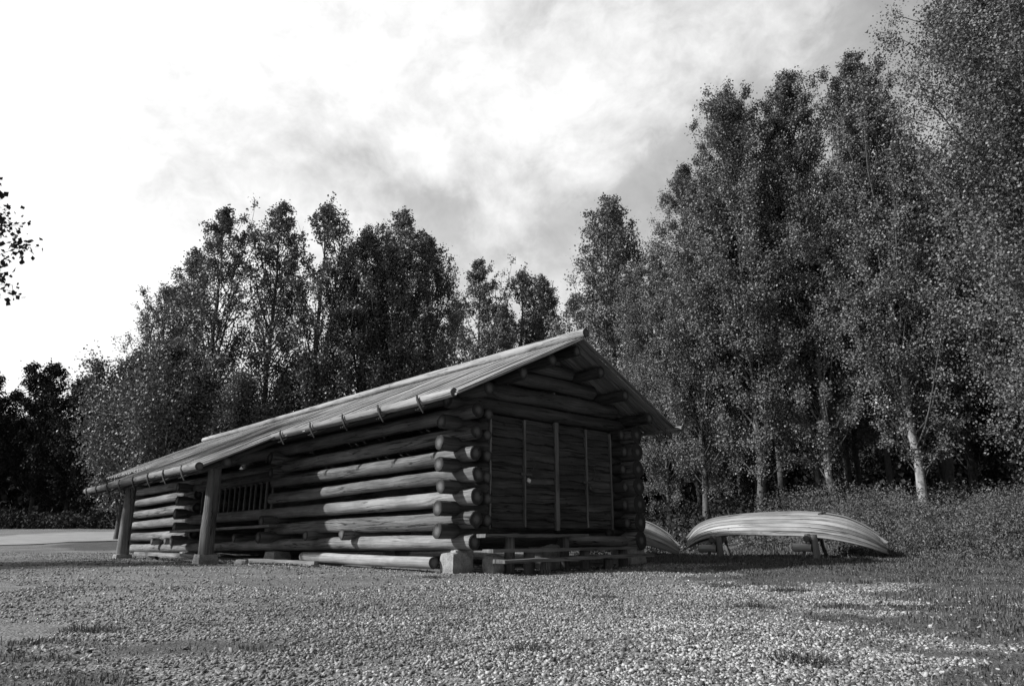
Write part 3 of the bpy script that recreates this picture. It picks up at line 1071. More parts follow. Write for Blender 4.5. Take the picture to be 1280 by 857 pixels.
# ------------------------------------------------------------------ boats
def make_boat():
    root = empty('rowing_boat', (0, 0, 0), 'x', 'boat')
    Lh = 2.18
    ts = np.concatenate([np.linspace(-1, -.8, 9)[:-1], np.linspace(-.8, .8, 25)[:-1], np.linspace(.8, 1, 9)])

    def half_beam(t): return 0.66 * (1 - abs(t) ** 2.6) ** 0.78 + 0.004
    def sheer(t): return 0.56 - 0.34 * abs(t) ** (2.5 if t > 0 else 4.2) - (0.02 * t)
    def keel(t):
        kt_ = (-1, -.97, -.89, -.77, -.65, -.4, -.1, .25, .48, .67, .83, .96, 1)
        kd_ = (.66, .52, .33, .20, .13, .06, .015, .0, .035, .12, .30, .54, .70)
        return 1.07 - sum(np.interp(np.clip(t + e, -1, 1), kt_, kd_) for e in (-.05, -.025, 0, .025, .05)) / 5

    NS = 6
    cuts = np.array([0, .17, .34, .51, .68, .85, 1.0])

    def sect(t, s):
        zs, zk, b = sheer(t), keel(t), half_beam(t)
        zk = max(zk, zs + 0.02)
        y = b * (1 - s ** 2.1) ** 0.92
        z = zs + (zk - zs) * (s ** 0.92)
        return y, z
    for part, side in (('hull', 0),):
        mb = MB()
        for sg in (-1, 1):
            for i in range(NS):
                s0, s1 = cuts[i], cuts[i + 1]
                for lay in (0, 1):        # outer and inner face
                    V, fc, uv = [], [], []
                    for q, t in enumerate(ts):
                        ya, za = sect(t, s0)
                        yb, zb = sect(t, s1)
                        ny, nz = (zb - za), (ya - yb)
                        nl = math.hypot(ny, nz) + 1e-6
                        ny, nz = ny / nl, nz / nl
                        fade = min(1.0, (1 - abs(t)) * 6 + .05)
                        oa = (0.018 if lay == 0 else -0.004) * fade
                        ob = (0.006 if lay == 0 else -0.012) * fade
                        V += [(t * Lh, sg * (ya + ny * oa), za + nz * oa), (t * Lh, sg * (yb + ny * ob), zb + nz * ob)]
                    for q in range(len(ts) - 1):
                        x0, x1 = ts[q] * Lh, ts[q + 1] * Lh
                        f_ = (q * 2, q * 2 + 2, q * 2 + 3, q * 2 + 1)
                        u_ = ((x0, i * .3), (x1, i * .3), (x1, i * .3 + .14), (x0, i * .3 + .14))
                        if (sg > 0) != (lay == 1):
                            f_, u_ = f_[::-1], u_[::-1]
                        fc.append(f_); uv.append(u_)
                    # lap edge
                    mb.add(V, fc, [tuple((a + sg * 7 + i * 3.3, b + i * 1.7) for a, b in u) for u in uv], 0, False)
                V, fc, uv = [], [], []
                for q, t in enumerate(ts):
                    ya, za = sect(t, s0)
                    yb, zb = sect(t, s1)
                    ny, nz = (zb - za), (ya - yb)
                    nl = math.hypot(ny, nz) + 1e-6
                    ny, nz = ny / nl, nz / nl
                    fade = min(1.0, (1 - abs(t)) * 6 + .05)
                    V += [(t * Lh, sg * (ya + ny * .018 * fade), za + nz * .018 * fade), (t * Lh, sg * (ya - ny * .004 * fade), za - nz * .004 * fade)]
                for q in range(len(ts) - 1):
                    fc.append((q * 2, q * 2 + 1, q * 2 + 3, q * 2 + 2) if sg < 0 else (q * 2, q * 2 + 2, q * 2 + 3, q * 2 + 1))
                    uv.append(((q * .1, 0), (q * .1, .02), (q * .1 + .1, .02), (q * .1 + .1, 0)))
                mb.add(V, fc, uv, 0, False)
        mb.build('hull', M['hull'], root)
    # gunwale strips
    for sg in (-1, 1):
        mb = MB()
        pts = [(t * Lh, sg * (half_beam(t) + .018), sheer(t) + .01) for t in ts]
        mb.tube(pts, [.020] * len(pts), 8)
        mb.build('gunwale', M['hull'], root)
    # keel with stems down both ends
    mb = MB()
    kt = ts
    V, fc, uv = [], [], []
    for t in kt:
        zk = max(keel(t), sheer(t) + .02)
        e = 1 + .006 * sst(abs(t), .8, 1)
        nxz = np.array([0, 1.0])
        for (dy, dz) in ((-.022, -.01), (-.018, .045), (.018, .045), (.022, -.01)):
            V.append((t * Lh * e + np.sign(t) * .6 * dz * sst(abs(t), .75, 1), dy, zk + dz * (1 - .6 * sst(abs(t), .85, 1))))
    for q in range(len(kt) - 1):
        for k in range(4):
            k2 = (k + 1) % 4
            fc.append((q * 4 + k, q * 4 + k2, q * 4 + 4 + k2, q * 4 + 4 + k)[::-1])
            uv.append(((kt[q] * Lh, k * .05), (kt[q] * Lh, k * .05 + .05), (kt[q + 1] * Lh, k * .05 + .05), (kt[q + 1] * Lh, k * .05))[::-1])
    e = (len(kt) - 1) * 4
    fc += [(0, 1, 2, 3), (e + 3, e + 2, e + 1, e)]
    uv += [((0, 0), (0, .05), (.05, .05), (.05, 0))] * 2
    mb.add(V, fc, uv, 0, False)
    mb.build('keel', M['hull'], root)
    # iron keel band near the bow
    mb = MB()
    pts = [(t * Lh * (1 + .02 * sst(t, .8, 1)), -.045, max(keel(t), sheer(t)) + .012) for t in np.linspace(.42, .93, 14)]
    mb.tube(pts, [.011] * 14, 6)
    mb.tube([(Lh * .40, -.10, keel(.4) - .005), (Lh * .46, -.02, keel(.46) + .05)], [.016, .016], 6)
    mb.tube([(Lh * .955, -.05, keel(.92) + .01), (Lh * .97, 0, keel(.92) + .06), (Lh * .955, .05, keel(.92) + .01)], [.018] * 3, 6)
    mb.build('keel_iron', M['iron'], root)
    # thwarts inside
    for t in (-.45, .05, .5):
        b = half_beam(t) - .03
        z = sheer(t) + .12
        mb = MB()
        b2, z2 = sect(t, .25)
        mb.box((t * Lh - .11, -b2 + .02, z), (.22, 0, 0), (0, 2 * b2 - .04, 0), (0, 0, .03), 0)
        mb.build('thwart', M['plank'], root)
    return root


def copy_thing(src):
    c = src.copy()
    COL.objects.link(c)
    for ch in src.children:
        d = ch.copy()
        COL.objects.link(d)
        d.parent = c
        for g in ch.children:
            e = g.copy()
            COL.objects.link(e)
            e.parent = d
    return c


boat = make_boat()
BA, BB = np.array([4.30, 18.15]), np.array([8.22, 16.15])
bc = (BA + BB) / 2
bang = math.atan2(BB[1] - BA[1], BB[0] - BA[0])
BZ = 0.165
boat.location = (bc[0], bc[1], BZ)
boat.rotation_euler = (0, R(0.6), bang)
tagged(boat, 'bleached wooden rowing boat upside down on trestles, seen whole at the edge of the trees', 'boat', 'upturned rowing boats')
boat2 = copy_thing(boat)
a2, b2 = np.array([0.20, 20.2]), np.array([4.15, 18.65])
c2 = (a2 + b2) / 2
boat2.location = (c2[0], c2[1], 0.12)
boat2.rotation_euler = (0, R(2.0), math.atan2(b2[1] - a2[1], b2[0] - a2[0]))
boat2['label'] = 'upturned wooden boat of which only the pale bow shows behind the cabin corner'


def make_trestle():
    root = empty('trestle', (0, 0, 0), 'x', 'trestle')
    mb = MB()
    mb.tube([(0, -1.05, .40), (0, -.3, .405), (0, .4, .40), (0, .95, .40)], [.072, .07, .068, .066], 12, rough=.05, seed=5, cap_mi=1)
    mb.build('beam', [M['trestle'], M['log_end']], root)
    mb = MB()
    mb.tube([(-.02, -.95, .47), (0, 0, .49), (.02, .9, .47)], [.035, .035, .035], 8, rough=.05, seed=6, cap_mi=1)
    mb.build('packing_pole', [M['trestle'], M['log_end']], root)
    mb = MB()
    mb.tube([(-.30, -.95, .21), (-.1, -.97, .215), (.08, -.98, .21)], [.085, .085, .08], 12, rough=.05, seed=15, cap_mi=1)
    mb.build('cross_log', [M['trestle'], M['log_end']], root)
    mb = MB()
    mb.tube([(.17, -1.0, -.06), (.17, -1.0, .2), (.15, -.98, .47)], [.07, .066, .062], 10, rough=.05, seed=16, cap_mi=1)
    mb.build('post', [M['plank'], M['log_end']], root)
    for (y, sx) in ((-.82, -1), (-.82, 1), (.75, -1), (.75, 1)):
        mb = MB()
        mb.tube([(sx * .15, y + (-.05 if y < 0 else .05), -.06), (sx * .08, y, .2), (sx * .045, y, .45)], [.04, .042, .04], 10, rough=.05, seed=int(abs(y * 10 + sx)), cap_mi=1)
        mb.build('leg', [M['plank'], M['log_end']], root)
    return root


tre = make_trestle()


def place_trestle(o, x, y, rz, label):
    o.location = (x, y, float(gz(x, y)) + .02)
    o.rotation_euler = (0, 0, rz)
    tagged(o, label, 'trestle', 'trestles under the boats')


dirb = (BB - BA) / np.linalg.norm(BB - BA)
t1 = bc - dirb * 1.42
t2 = bc + dirb * 0.72
place_trestle(tre, t1[0], t1[1], bang + .05, 'low log trestle under the left end of the whole upturned boat')
o = copy_thing(tre)
place_trestle(o, t2[0], t2[1], bang - .06, 'low log trestle under the right half of the whole upturned boat')
d2 = (b2 - a2) / np.linalg.norm(b2 - a2)
for k, s_ in ((0, -1.2), (1, .9)):
    o = copy_thing(tre)
    q = c2 + d2 * s_
    place_trestle(o, q[0], q[1], math.atan2(d2[1], d2[0]), ('trestle under the hidden stern of the boat behind the cabin', 'trestle under the pale bow that shows behind the cabin corner')[k])


# ------------------------------------------------------------------ foliage
def leaf_mesh(name, C, size, mat, rg, tone, droop=0.0, aspect=0.85):
    """one folded four-cornered leaf per point of C"""
    n = len(C)
    d = rg.randn(n, 3); d[:, 2] -= droop
    d /= np.linalg.norm(d, axis=1)[:, None] + 1e-9
    s = np.cross(d, rg.randn(n, 3)); s /= np.linalg.norm(s, axis=1)[:, None] + 1e-9
    nrm = np.cross(d, s)
    L = size[:, None]
    Wd = L * aspect * 0.5
    v = np.empty((n, 4, 3), np.float32)
    v[:, 0] = C
    v[:, 1] = C + d * L * .5 + s * Wd + nrm * L * .10
    v[:, 2] = C + d * L
    v[:, 3] = C + d * L * .5 - s * Wd + nrm * L * .10
    f = np.arange(n * 4).reshape(n, 4)
    return uniform_mesh(name, v.reshape(-1, 3), f, mat, np.repeat(tone, 4))


def build_tree(kind, H, seed, crown0, rad, nbr, ntw, nlf, leaf, lmat, bmat, trunk_r, up=(50, 66), sigma=.2, shape='column', droop=0.0, forks=0, lean=(0, 0), wood_detail=True):
    """tapered trunk with limbs and twigs; leaves grow in clumps along the twigs"""
    rg = np.random.RandomState(seed)
    n = 22
    t = np.linspace(0, 1, n)
    wob = np.cumsum(rg.randn(n, 2) * 0.035, 0) * (H / 16)
    tr = np.stack([wob[:, 0] + lean[0] * t, wob[:, 1] + lean[1] * t, t * H * 0.965], 1)
    tr[0, :2] = 0
    rad_t = trunk_r * ((1 - t) ** 0.85 * 0.97 + 0.03) * (1 + 0.35 * np.exp(-t * H / .35))
    mb = MB()
    mb.tube(np.concatenate([[[0, 0, -.3]], tr]), np.concatenate([[trunk_r * 1.5], rad_t]), 12, (0, 0), 0, None, .03, seed)
    stems = [(tr, rad_t)]
    for k in range(forks):
        i0 = rg.randint(6, 12)
        a = rg.rand() * 6.28
        m_ = n - i0
        q = np.linspace(0, 1, m_)
        hh = H * rg.uniform(.82, .97) - tr[i0, 2]
        off = rad * rg.uniform(.35, .6)
        fk = tr[i0] + np.stack([np.cos(a) * off * q ** .7, np.sin(a) * off * q ** .7, hh * q], 1) + np.concatenate([[[0, 0, 0]], np.cumsum(rg.randn(m_ - 1, 3) * .03, 0)])
        fr = rad_t[i0] * .7 * (1 - q * .95)
        mb.tube(fk, fr, 8, (0, 0), 0, None, .03, seed + k)
        stems.append((fk, fr))
    pts, szs, tns = [], [], []
    for b in range(nbr):
        st, sr = stems[b % len(stems)] if b % 3 else stems[0]
        h = crown0 + (0.99 - crown0) * ((b + rg.rand()) / nbr) ** (0.82)
        z = h * H
        i = np.searchsorted(st[:, 2], z)
        if i <= 0 or i >= len(st):
            st, sr = stems[0]
            i = min(max(np.searchsorted(st[:, 2], z), 1), len(st) - 1)
        f = (z - st[i - 1, 2]) / (st[i, 2] - st[i - 1, 2] + 1e-6)
        o = st[i - 1] * (1 - f) + st[i] * f
        x = (h - crown0) / (1 - crown0)
        if shape == 'column':
            prof = (0.62 + 0.38 * min(1, x / .20)) * (1 - max(0, x - .25) / .75) ** 0.72 * (.25 + .75 * sst(1 - x, 0, .16))
        elif shape == 'birch':
            prof = (0.75 + 0.25 * min(1, x / .25)) * (1 - max(0, x - .35) / .65) ** 0.6
        else:
            prof = (0.6 + .4 * min(1, x / .3)) * math.sqrt(max(0.0, 1 - max(0, x - .4) ** 2 / .36))
        prof = max(prof, .08)
        L = rad * prof * (rg.uniform(.40, 1.0) + (.45 if rg.rand() < .22 else .12)) + .10
        az = b * 2.39996 + rg.randn() * .35
        el = R(rg.uniform(*up))
        ll = L / max(.35, math.cos(el) * .92)
        ll = min(ll, 2.2 * rad, max(.25, (H * rg.uniform(.97, 1.03) - z) / math.sin(max(el, .3))))
        m_ = 7
        q = np.linspace(0, 1, m_)
        el_q = el + (q - .3) * (0.35 - droop * 1.5)
        step = ll / (m_ - 1)
        br = [o]
        for k in range(1, m_):
            br.append(br[-1] + step * np.array([math.cos(az) * math.cos(el_q[k]), math.sin(az) * math.cos(el_q[k]), math.sin(el_q[k])]) + rg.randn(3) * .03 * ll / 2)
        br = np.array(br)
        r0 = min(trunk_r * .28, .009 + .007 * ll)
        if wood_detail:
            mb.tube(br, r0 * (1 - q * .85), 5, (0, 0), 1)
        for k in range(max(3, int(round(ntw * (.4 + .75 * prof))))):
            qq = rg.uniform(.18, 1.0) ** .8
            j = min(int(qq * (m_ - 1)), m_ - 2)
            ff = qq * (m_ - 1) - j
            c0 = br[j] * (1 - ff) + br[j + 1] * ff
            tl = rg.uniform(.25, .65) * (1.15 - .5 * qq) * (.6 + .4 * rad) * (.35 + .65 * prof)
            dv = rg.randn(3) * .8 + np.array([math.cos(az) * .5, math.sin(az) * .5, .55 - droop * 3.0])
            dv /= np.linalg.norm(dv)
            c1 = c0 + dv * tl
            if wood_detail and k % 2 == 0:
                mb.tube([c0, (c0 + c1) / 2 + rg.randn(3) * .02, c1], [r0 * .3, r0 * .22, r0 * .1], 3, (0, 0), 1)
            nl = max(4, int(nlf * rg.uniform(.5, 1.5)))
            a_ = rg.rand(nl, 1) ** .7
            p = c0 + (c1 - c0) * a_ + rg.randn(nl, 3) * sigma * (0.5 + .6 * a_) * (.45 + .55 * prof)
            if droop:
                p[:, 2] -= np.abs(rg.randn(nl)) * droop * .9
            pts.append(p)
            tns.append(np.clip(rg.rand() * .35 + rg.rand(nl) * .65, 0, 1))
    Cc = np.concatenate(pts)
    tn = np.concatenate(tns)
    keep = Cc[:, 2] > max(1.3, crown0 * H * .9)
    Cc, tn = Cc[keep], tn[keep]
    sz = leaf * rg.uniform(.65, 1.3, len(Cc))
    root = empty(kind, (0, 0, 0), 'x', 'tree')
    tk = mb.build('trunk', [bmat, M['mid_bark'] if bmat is not M['dark_and_shaded_bark'] else bmat], root)
    cr = link('crown', leaf_mesh('crown', Cc, sz, lmat, rg, tn, .3), root)
    root['H'] = H
    return root


TREES = {}
TREES['a1'] = build_tree('aspen_tree', 16.5, 101, .055, 2.35, 165, 10, 100, .066, M['aspen_leaf'], M['aspen_bark'], .145, (44, 66), .16, 'column', 0, 0)
TREES['a2'] = build_tree('aspen_tree', 16.5, 102, .06, 2.2, 165, 10, 100, .066, M['aspen_leaf'], M['aspen_bark'], .115, (46, 68), .16, 'column', 0, 1)
TREES['a3'] = build_tree('aspen_tree', 16.0, 103, .06, 2.5, 165, 10, 96, .068, M['aspen_leaf'], M['mid_bark'], .14, (42, 64), .17, 'column', 0, 2)
TREES['k1'] = build_tree('aspen_tree', 14.0, 104, .16, 2.4, 95, 8, 40, .11, M['aspen_leaf'], M['dark_and_shaded_bark'], .15, (42, 64), .25, 'column', 0, 0)  # second row: shade of the front crowns put into the bark colour
TREES['s1'] = build_tree('aspen_tree', 16.5, 111, .14, 2.25, 100, 8, 34, .105, M['aspen_leaf'], M['dark_and_shaded_bark'], .19, (48, 70), .17, 'column', 0, 1)
TREES['s2'] = build_tree('aspen_tree', 16.5, 112, .16, 2.05, 96, 8, 34, .105, M['aspen_leaf'], M['dark_and_shaded_bark'], .18, (50, 72), .17, 'column', 0, 0)
TREES['s3'] = build_tree('aspen_tree', 16.0, 113, .13, 2.4, 100, 8, 34, .105, M['aspen_leaf'], M['dark_and_shaded_bark'], .20, (44, 68), .17, 'column', 0, 2)
TREES['m1'] = build_tree('aspen_tree', 16.5, 114, .12, 2.3, 125, 9, 40, .10, M['aspen_leaf'], M['dark_and_shaded_bark'], .19, (50, 70), .19, 'column', 0, 2)
TREES['b1'] = build_tree('birch_tree', 18.0, 121, .06, 3.1, 230, 15, 92, .064, M['birch_leaf'], M['mid_bark'], .18, (34, 58), .24, 'birch', .16, 2)
TREES['d1'] = build_tree('broadleaf_tree', 14.0, 131, .08, 2.9, 95, 9, 34, .17, M['dark_leaf'], M['dark_and_shaded_bark'], .20, (25, 56), .27, 'column', .05, 2)
TREES['d2'] = build_tree('broadleaf_tree', 13.0, 132, .06, 3.3, 95, 9, 34, .17, M['dark_leaf'], M['dark_and_shaded_bark'], .20, (22, 52), .27, 'column', .05, 3)
TREES['w1'] = build_tree('willow_bush', 8.5, 141, .05, 2.3, 95, 9, 38, .11, M['aspen_leaf'], M['dark_and_shaded_bark'], .12, (34, 62), .28, 'column', .03, 3)
TREES['n1'] = build_tree('maple_tree', 9.2, 151, .50, 2.5, 46, 8, 16, .14, M['dark_leaf'], M['dark_and_shaded_bark'], .14, (0, 36), .16, 'round', .05, 1)
used = set()


def put_tree(key, x, y, H, rz, label, group=None, cat='tree', wide=1.0):
    src = TREES[key]
    o = src if key not in used else copy_thing(src)
    used.add(key)
    s = H / src['H']
    o.location = (x, y, float(gz(x, y)) - .02)
    o.scale = (s * wide, s * wide, s)
    o.rotation_euler = (0, 0, rz)
    for k in ('label', 'group'):
        if k in o: del o[k]
    tagged(o, label, cat, group)
    return o


G_R = 'tall aspens behind the boats'
put_tree('a1', 11.85, 21.0, 15.5, 0.4, 'tall pale-barked aspen rising from the weeds right of the upturned boat, brightest trunk', G_R)
put_tree('a2', 10.25, 23.0, 15.9, 2.1, 'tall aspen whose pale trunk stands directly behind the right half of the whole boat', G_R)
put_tree('a3', 8.25, 24.0, 15.9, 4.0, 'tall bushy aspen whose trunk stands behind the middle of the whole boat', G_R)
put_tree('a3', 6.85, 25.6, 14.0, 5.1, 'tall aspen at the left edge of the right-hand stand, just right of the gable', G_R)
put_tree('a3', 5.9, 27.5, 11.2, 3.0, 'shorter aspen filling the gap between the gable peak and the tall right-hand stand', G_R)
put_tree('b1', 14.1, 17.2, 18.6, 1.0, 'big drooping birch at the right edge of the photo, reaching past the top', None)
G_B = 'trunks in the shade behind the front aspens'
LB = 'slender aspen trunk in the dark second row of the right-hand stand'
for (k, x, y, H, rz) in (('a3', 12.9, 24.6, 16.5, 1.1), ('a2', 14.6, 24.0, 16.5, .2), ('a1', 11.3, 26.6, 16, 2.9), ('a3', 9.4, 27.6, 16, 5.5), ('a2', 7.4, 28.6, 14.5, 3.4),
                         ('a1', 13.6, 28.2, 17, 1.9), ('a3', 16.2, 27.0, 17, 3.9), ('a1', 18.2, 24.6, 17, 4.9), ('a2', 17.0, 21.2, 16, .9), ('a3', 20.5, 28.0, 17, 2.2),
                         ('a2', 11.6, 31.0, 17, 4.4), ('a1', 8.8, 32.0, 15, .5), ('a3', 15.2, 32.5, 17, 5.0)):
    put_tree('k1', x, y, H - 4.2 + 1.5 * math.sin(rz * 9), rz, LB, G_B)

put_tree('m1', 4.9, 32.0, 15.9, .7, 'lone narrow aspen just right of the roof peak, standing left of the tall stand', 'aspens behind the roof', wide=1.05)
G_S = 'low distant aspens over the ridge'
for (k, px, y, H, rz, lb) in (('s1', -2.05, 45, 17.6, .3, 'distant aspen with a pointed top above the middle of the roof ridge'),
                              ('s3', 0.75, 46, 17.0, 1.9, 'distant rounded aspen left of the roof peak, second of that low row'),
                              ('s2', 2.35, 47, 17.0, 3.3, 'distant aspen directly behind the roof peak'),
                              ('s1', -4.0, 47, 15.5, 4.2, 'small distant aspen in the dip between the tall row and the low row'),
                              ('s3', 3.6, 40, 13.5, 2.7, 'short distant aspen half hidden behind the lone narrow aspen'),
                              ('s2', -0.7, 44, 14.0, 5.2, 'short distant aspen in the gap of the low row over the ridge')):
    put_tree(k, px, y, H, rz, lb, G_S)
G_L = 'row of aspens behind the left part of the roof'
rowL = (('s1', -14.75, 34.0, 16.6, .1, 'leftmost tall aspen of the row behind the roof, with a forked airy crown'),
        ('s2', -12.2, 34.2, 17.0, 1.3, 'tallest aspen of the row behind the roof, dark straight trunk'),
        ('s3', -9.7, 34.4, 16.8, 2.2, 'third tall aspen of the row, round-topped above the lower roof'),
        ('m1', -7.9, 35.4, 15.8, 3.1, 'dense aspen just right of the round-topped one in the row'),
        ('s1', -6.9, 36.6, 16.0, 4.0, 'dark aspen in the middle right of the row behind the roof'),
        ('m1', -5.9, 35.0, 16.8, 5.2, 'pointed dense aspen, highest at the right end of the row'),
        ('m1', -4.3, 35.6, 15.4, .6, 'last dense aspen at the right end of the tall row'),
        ('s2', -16.6, 35.2, 14.6, 3.7, 'thin aspen just outside the forked one at the left end of the row'),
        ('s3', -18.1, 35.6, 12.8, 5.9, 'lower aspen stepping down at the far left of the row'))
for a_ in rowL:
    put_tree(*a_, G_L)
G_W = 'bushy trees at the left end of the row'
for (k, x, y, H, rz, lb) in (('w1', -15.2, 31.5, 8.6, .5, 'bright bushy willow beyond the far end of the roof'),
                             ('w1', -18.0, 33.5, 8.4, 2.5, 'bushy willow left of the bright one, stepping down to the dark wood'),
                             ('w1', -12.4, 31.8, 7.2, 4.0, 'low bushy willow tucked behind the lower roof'),
                             ('w1', -10.5, 36.5, 9.0, 1.0, 'dark bushy willow under the third tall aspen'),
                             ('w1', -6.5, 38.5, 9.5, 5.0, 'dark bushy willow under the dense aspens')):
    put_tree(k, x, y, H, rz, lb, G_W, 'tree')
G_D = 'dark trees beyond the road'
LD = 'dark leafy tree in the shaded wood beyond the road on the left'
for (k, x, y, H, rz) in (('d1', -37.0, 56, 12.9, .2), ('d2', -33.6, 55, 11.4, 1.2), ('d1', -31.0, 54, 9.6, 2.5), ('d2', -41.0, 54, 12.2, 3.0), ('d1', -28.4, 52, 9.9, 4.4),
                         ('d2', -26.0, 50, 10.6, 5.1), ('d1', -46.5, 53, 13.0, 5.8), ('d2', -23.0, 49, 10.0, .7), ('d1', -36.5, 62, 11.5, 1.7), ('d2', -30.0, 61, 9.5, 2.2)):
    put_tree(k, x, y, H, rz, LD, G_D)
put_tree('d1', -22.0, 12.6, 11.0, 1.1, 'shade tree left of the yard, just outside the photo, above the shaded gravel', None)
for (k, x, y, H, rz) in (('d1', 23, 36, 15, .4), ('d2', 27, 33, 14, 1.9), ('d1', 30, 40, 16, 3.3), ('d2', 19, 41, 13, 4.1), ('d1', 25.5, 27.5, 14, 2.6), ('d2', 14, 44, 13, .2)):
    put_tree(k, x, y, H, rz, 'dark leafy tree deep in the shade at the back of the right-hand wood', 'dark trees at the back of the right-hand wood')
put_tree('n1', -15.6, 16.5, 9.7, .4, 'near dark tree whose leafy branch ends reach in at the left edge of the photo', None)

# dark wood that closes the view far behind (reads as one mass)
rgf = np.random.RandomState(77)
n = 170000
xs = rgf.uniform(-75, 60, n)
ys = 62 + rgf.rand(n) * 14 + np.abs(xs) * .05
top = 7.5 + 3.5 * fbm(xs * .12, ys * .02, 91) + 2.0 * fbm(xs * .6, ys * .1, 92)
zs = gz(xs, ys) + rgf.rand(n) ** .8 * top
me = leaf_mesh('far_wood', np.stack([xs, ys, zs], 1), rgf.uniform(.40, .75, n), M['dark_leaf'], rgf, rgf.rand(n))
tagged(link('far_wood', me), 'dark distant wood closing the view low behind all the trees', 'wood', kind='stuff')


# ------------------------------------------------------------------ undergrowth, grass, gravel
def weeds(name, xy, hgt, nleaf, leaf, mat, seed, label, cat, spread=.16):
    rg = np.random.RandomState(seed)
    n = len(xy)
    z0 = gz(xy[:, 0], xy[:, 1])
    k = nleaf
    h = np.repeat(hgt, k)
    tilt = np.repeat(rg.randn(n, 2) * .22, k, 0)
    a = rg.rand(n * k) ** .75
    base = np.repeat(np.stack([xy[:, 0], xy[:, 1], z0], 1), k, 0)
    C = base + np.stack([tilt[:, 0] * a * h + rg.randn(n * k) * spread * h ** .5 * .6, tilt[:, 1] * a * h + rg.randn(n * k) * spread * h ** .5 * .6, a * h], 1)
    tone = np.clip(np.repeat(rg.rand(n) * .5, k) + rg.rand(n * k) * .5, 0, 1)
    me = leaf_mesh(name, C, leaf * rg.uniform(.6, 1.4, n * k), mat, rg, tone, 0.0, .5)
    o = link(name, me)
    return tagged(o, label, cat, kind='stuff')


rgw = np.random.RandomState(201)


def scatter(n, x0, x1, y0, y1, dens):
    x = rgw.uniform(x0, x1, n); y = rgw.uniform(y0, y1, n)
    k = rgw.rand(n) < dens(x, y)
    return np.stack([x[k], y[k]], 1)


def bank_d(x, y):
    d = y - (19.2 - 0.36 * np.clip(x - 5.0, 0, 12))
    return sst(d + 1.6 * (fbm(x, y, 60) - .5), -2.4, .3) * sst(x, 7.4, 8.6) * (0.35 + .65 * sst(fbm(x * .8, y * .8, 66), .35, .6))


xy = scatter(7000, 6.8, 21, 12.5, 23.5, bank_d)
cc = scatter(260, 7.0, 20, 13.0, 23, lambda x, y: (bank_d(x, y) > .2) * .9)
cl = np.concatenate([c_ + rgw.randn(46, 2) * np.array([.30, .26]) for c_ in cc])
clh = np.repeat(rgw.uniform(.45, 1.15, len(cc)), 46) * rgw.uniform(.45, 1.1, len(cl))
allw = np.concatenate([xy, cl])
db = allw[:, 1] - (19.2 - 0.36 * np.clip(allw[:, 0] - 5.0, 0, 12))
weeds('weed_bank', allw, (.22 + .78 * sst(db, -2.2, 1.0)) * np.concatenate([.08 + 1.2 * fbm(xy[:, 0] * .7, xy[:, 1] * .7, 71) ** 2.4 + rgw.rand(len(xy)) ** 4 * .5, clh]), 26, .058, M['weed_leaf'], 202, 'thick weeds and nettles covering the bank right of the boat', 'weeds')
TALL = scatter(16000, 6.8, 20, 12.5, 22.5, bank_d)
xy = scatter(2400, 1.0, 8.6, 18.6, 24, lambda x, y: sst(y - (19.6 - .18 * (x - 4)), 0, 1.2) * sst(fbm(x * .9, y * .9, 76), .38, .6))
weeds('undergrowth', xy, .08 + 1.7 * fbm(xy[:, 0] * .9, xy[:, 1] * .9, 81) ** 2.4 * (.5 + .5 * sst(xy[:, 0] * -1, -6, -3.5)), 16, .075, M['weed_leaf'], 203, 'low leafy undergrowth behind the boats at the foot of the aspens', 'undergrowth')
xy = scatter(6500, 1.0, 26, 21, 38, lambda x, y: .75 * sst(fbm(x * .6, y * .6, 86), .35, .55))
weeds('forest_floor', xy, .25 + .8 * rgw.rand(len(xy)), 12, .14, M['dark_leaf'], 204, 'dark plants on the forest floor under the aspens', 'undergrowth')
xy = scatter(5200, -60, 0, 43.5, 52, lambda x, y: sst(y - (44.5 + .1 * (x + 40)), 0, 2.5) * (.4 + .6 * sst(fbm(x * .35, y * .35, 95), .4, .6)))
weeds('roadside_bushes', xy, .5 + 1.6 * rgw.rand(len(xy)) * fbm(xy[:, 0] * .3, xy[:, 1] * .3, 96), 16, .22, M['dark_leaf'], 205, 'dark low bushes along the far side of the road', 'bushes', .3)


def blades(name, xy, h, wd, mat, seed, label, tone0=0.0, lean=(.15, 1.0), centre=None):
    rg = np.random.RandomState(seed)
    n = len(xy)
    z = gz(xy[:, 0], xy[:, 1]) - .005
    az = rg.rand(n) * 6.28
    if centre is not None:
        az = np.arctan2(xy[:, 1] - centre[1], xy[:, 0] - centre[0]) + rg.randn(n) * .8
    ln = rg.uniform(lean[0], lean[1], n)
    d = np.stack([np.cos(az), np.sin(az)], 1)
    s = np.stack([-d[:, 1], d[:, 0]], 1)
    V = np.zeros((n, 5, 3), np.float32)
    b = np.stack([xy[:, 0], xy[:, 1], z], 1)
    w2 = (wd * rg.uniform(.6, 1.3, n))[:, None] / 2
    V[:, 0] = b; V[:, 0, :2] += s * w2
    V[:, 1] = b; V[:, 1, :2] -= s * w2
    m_ = b.copy(); m_[:, :2] += d * (h * ln * .3)[:, None]; m_[:, 2] += h * .62
    V[:, 2] = m_; V[:, 2, :2] -= s * w2 * .8
    V[:, 3] = m_; V[:, 3, :2] += s * w2 * .8
    tp = b.copy(); tp[:, :2] += d * (h * ln)[:, None]; tp[:, 2] += h * np.maximum(.25, 1.05 - .5 * ln)
    V[:, 4] = tp
    i = np.arange(n) * 5
    F3 = np.concatenate([np.stack([i, i + 1, i + 2], 1), np.stack([i, i + 2, i + 3], 1), np.stack([i + 3, i + 2, i + 4], 1)])
    tone = np.repeat(np.clip(tone0 + rg.rand(n), 0, 1), 5)
    return uniform_mesh(name, V.reshape(-1, 3), F3, mat, tone)


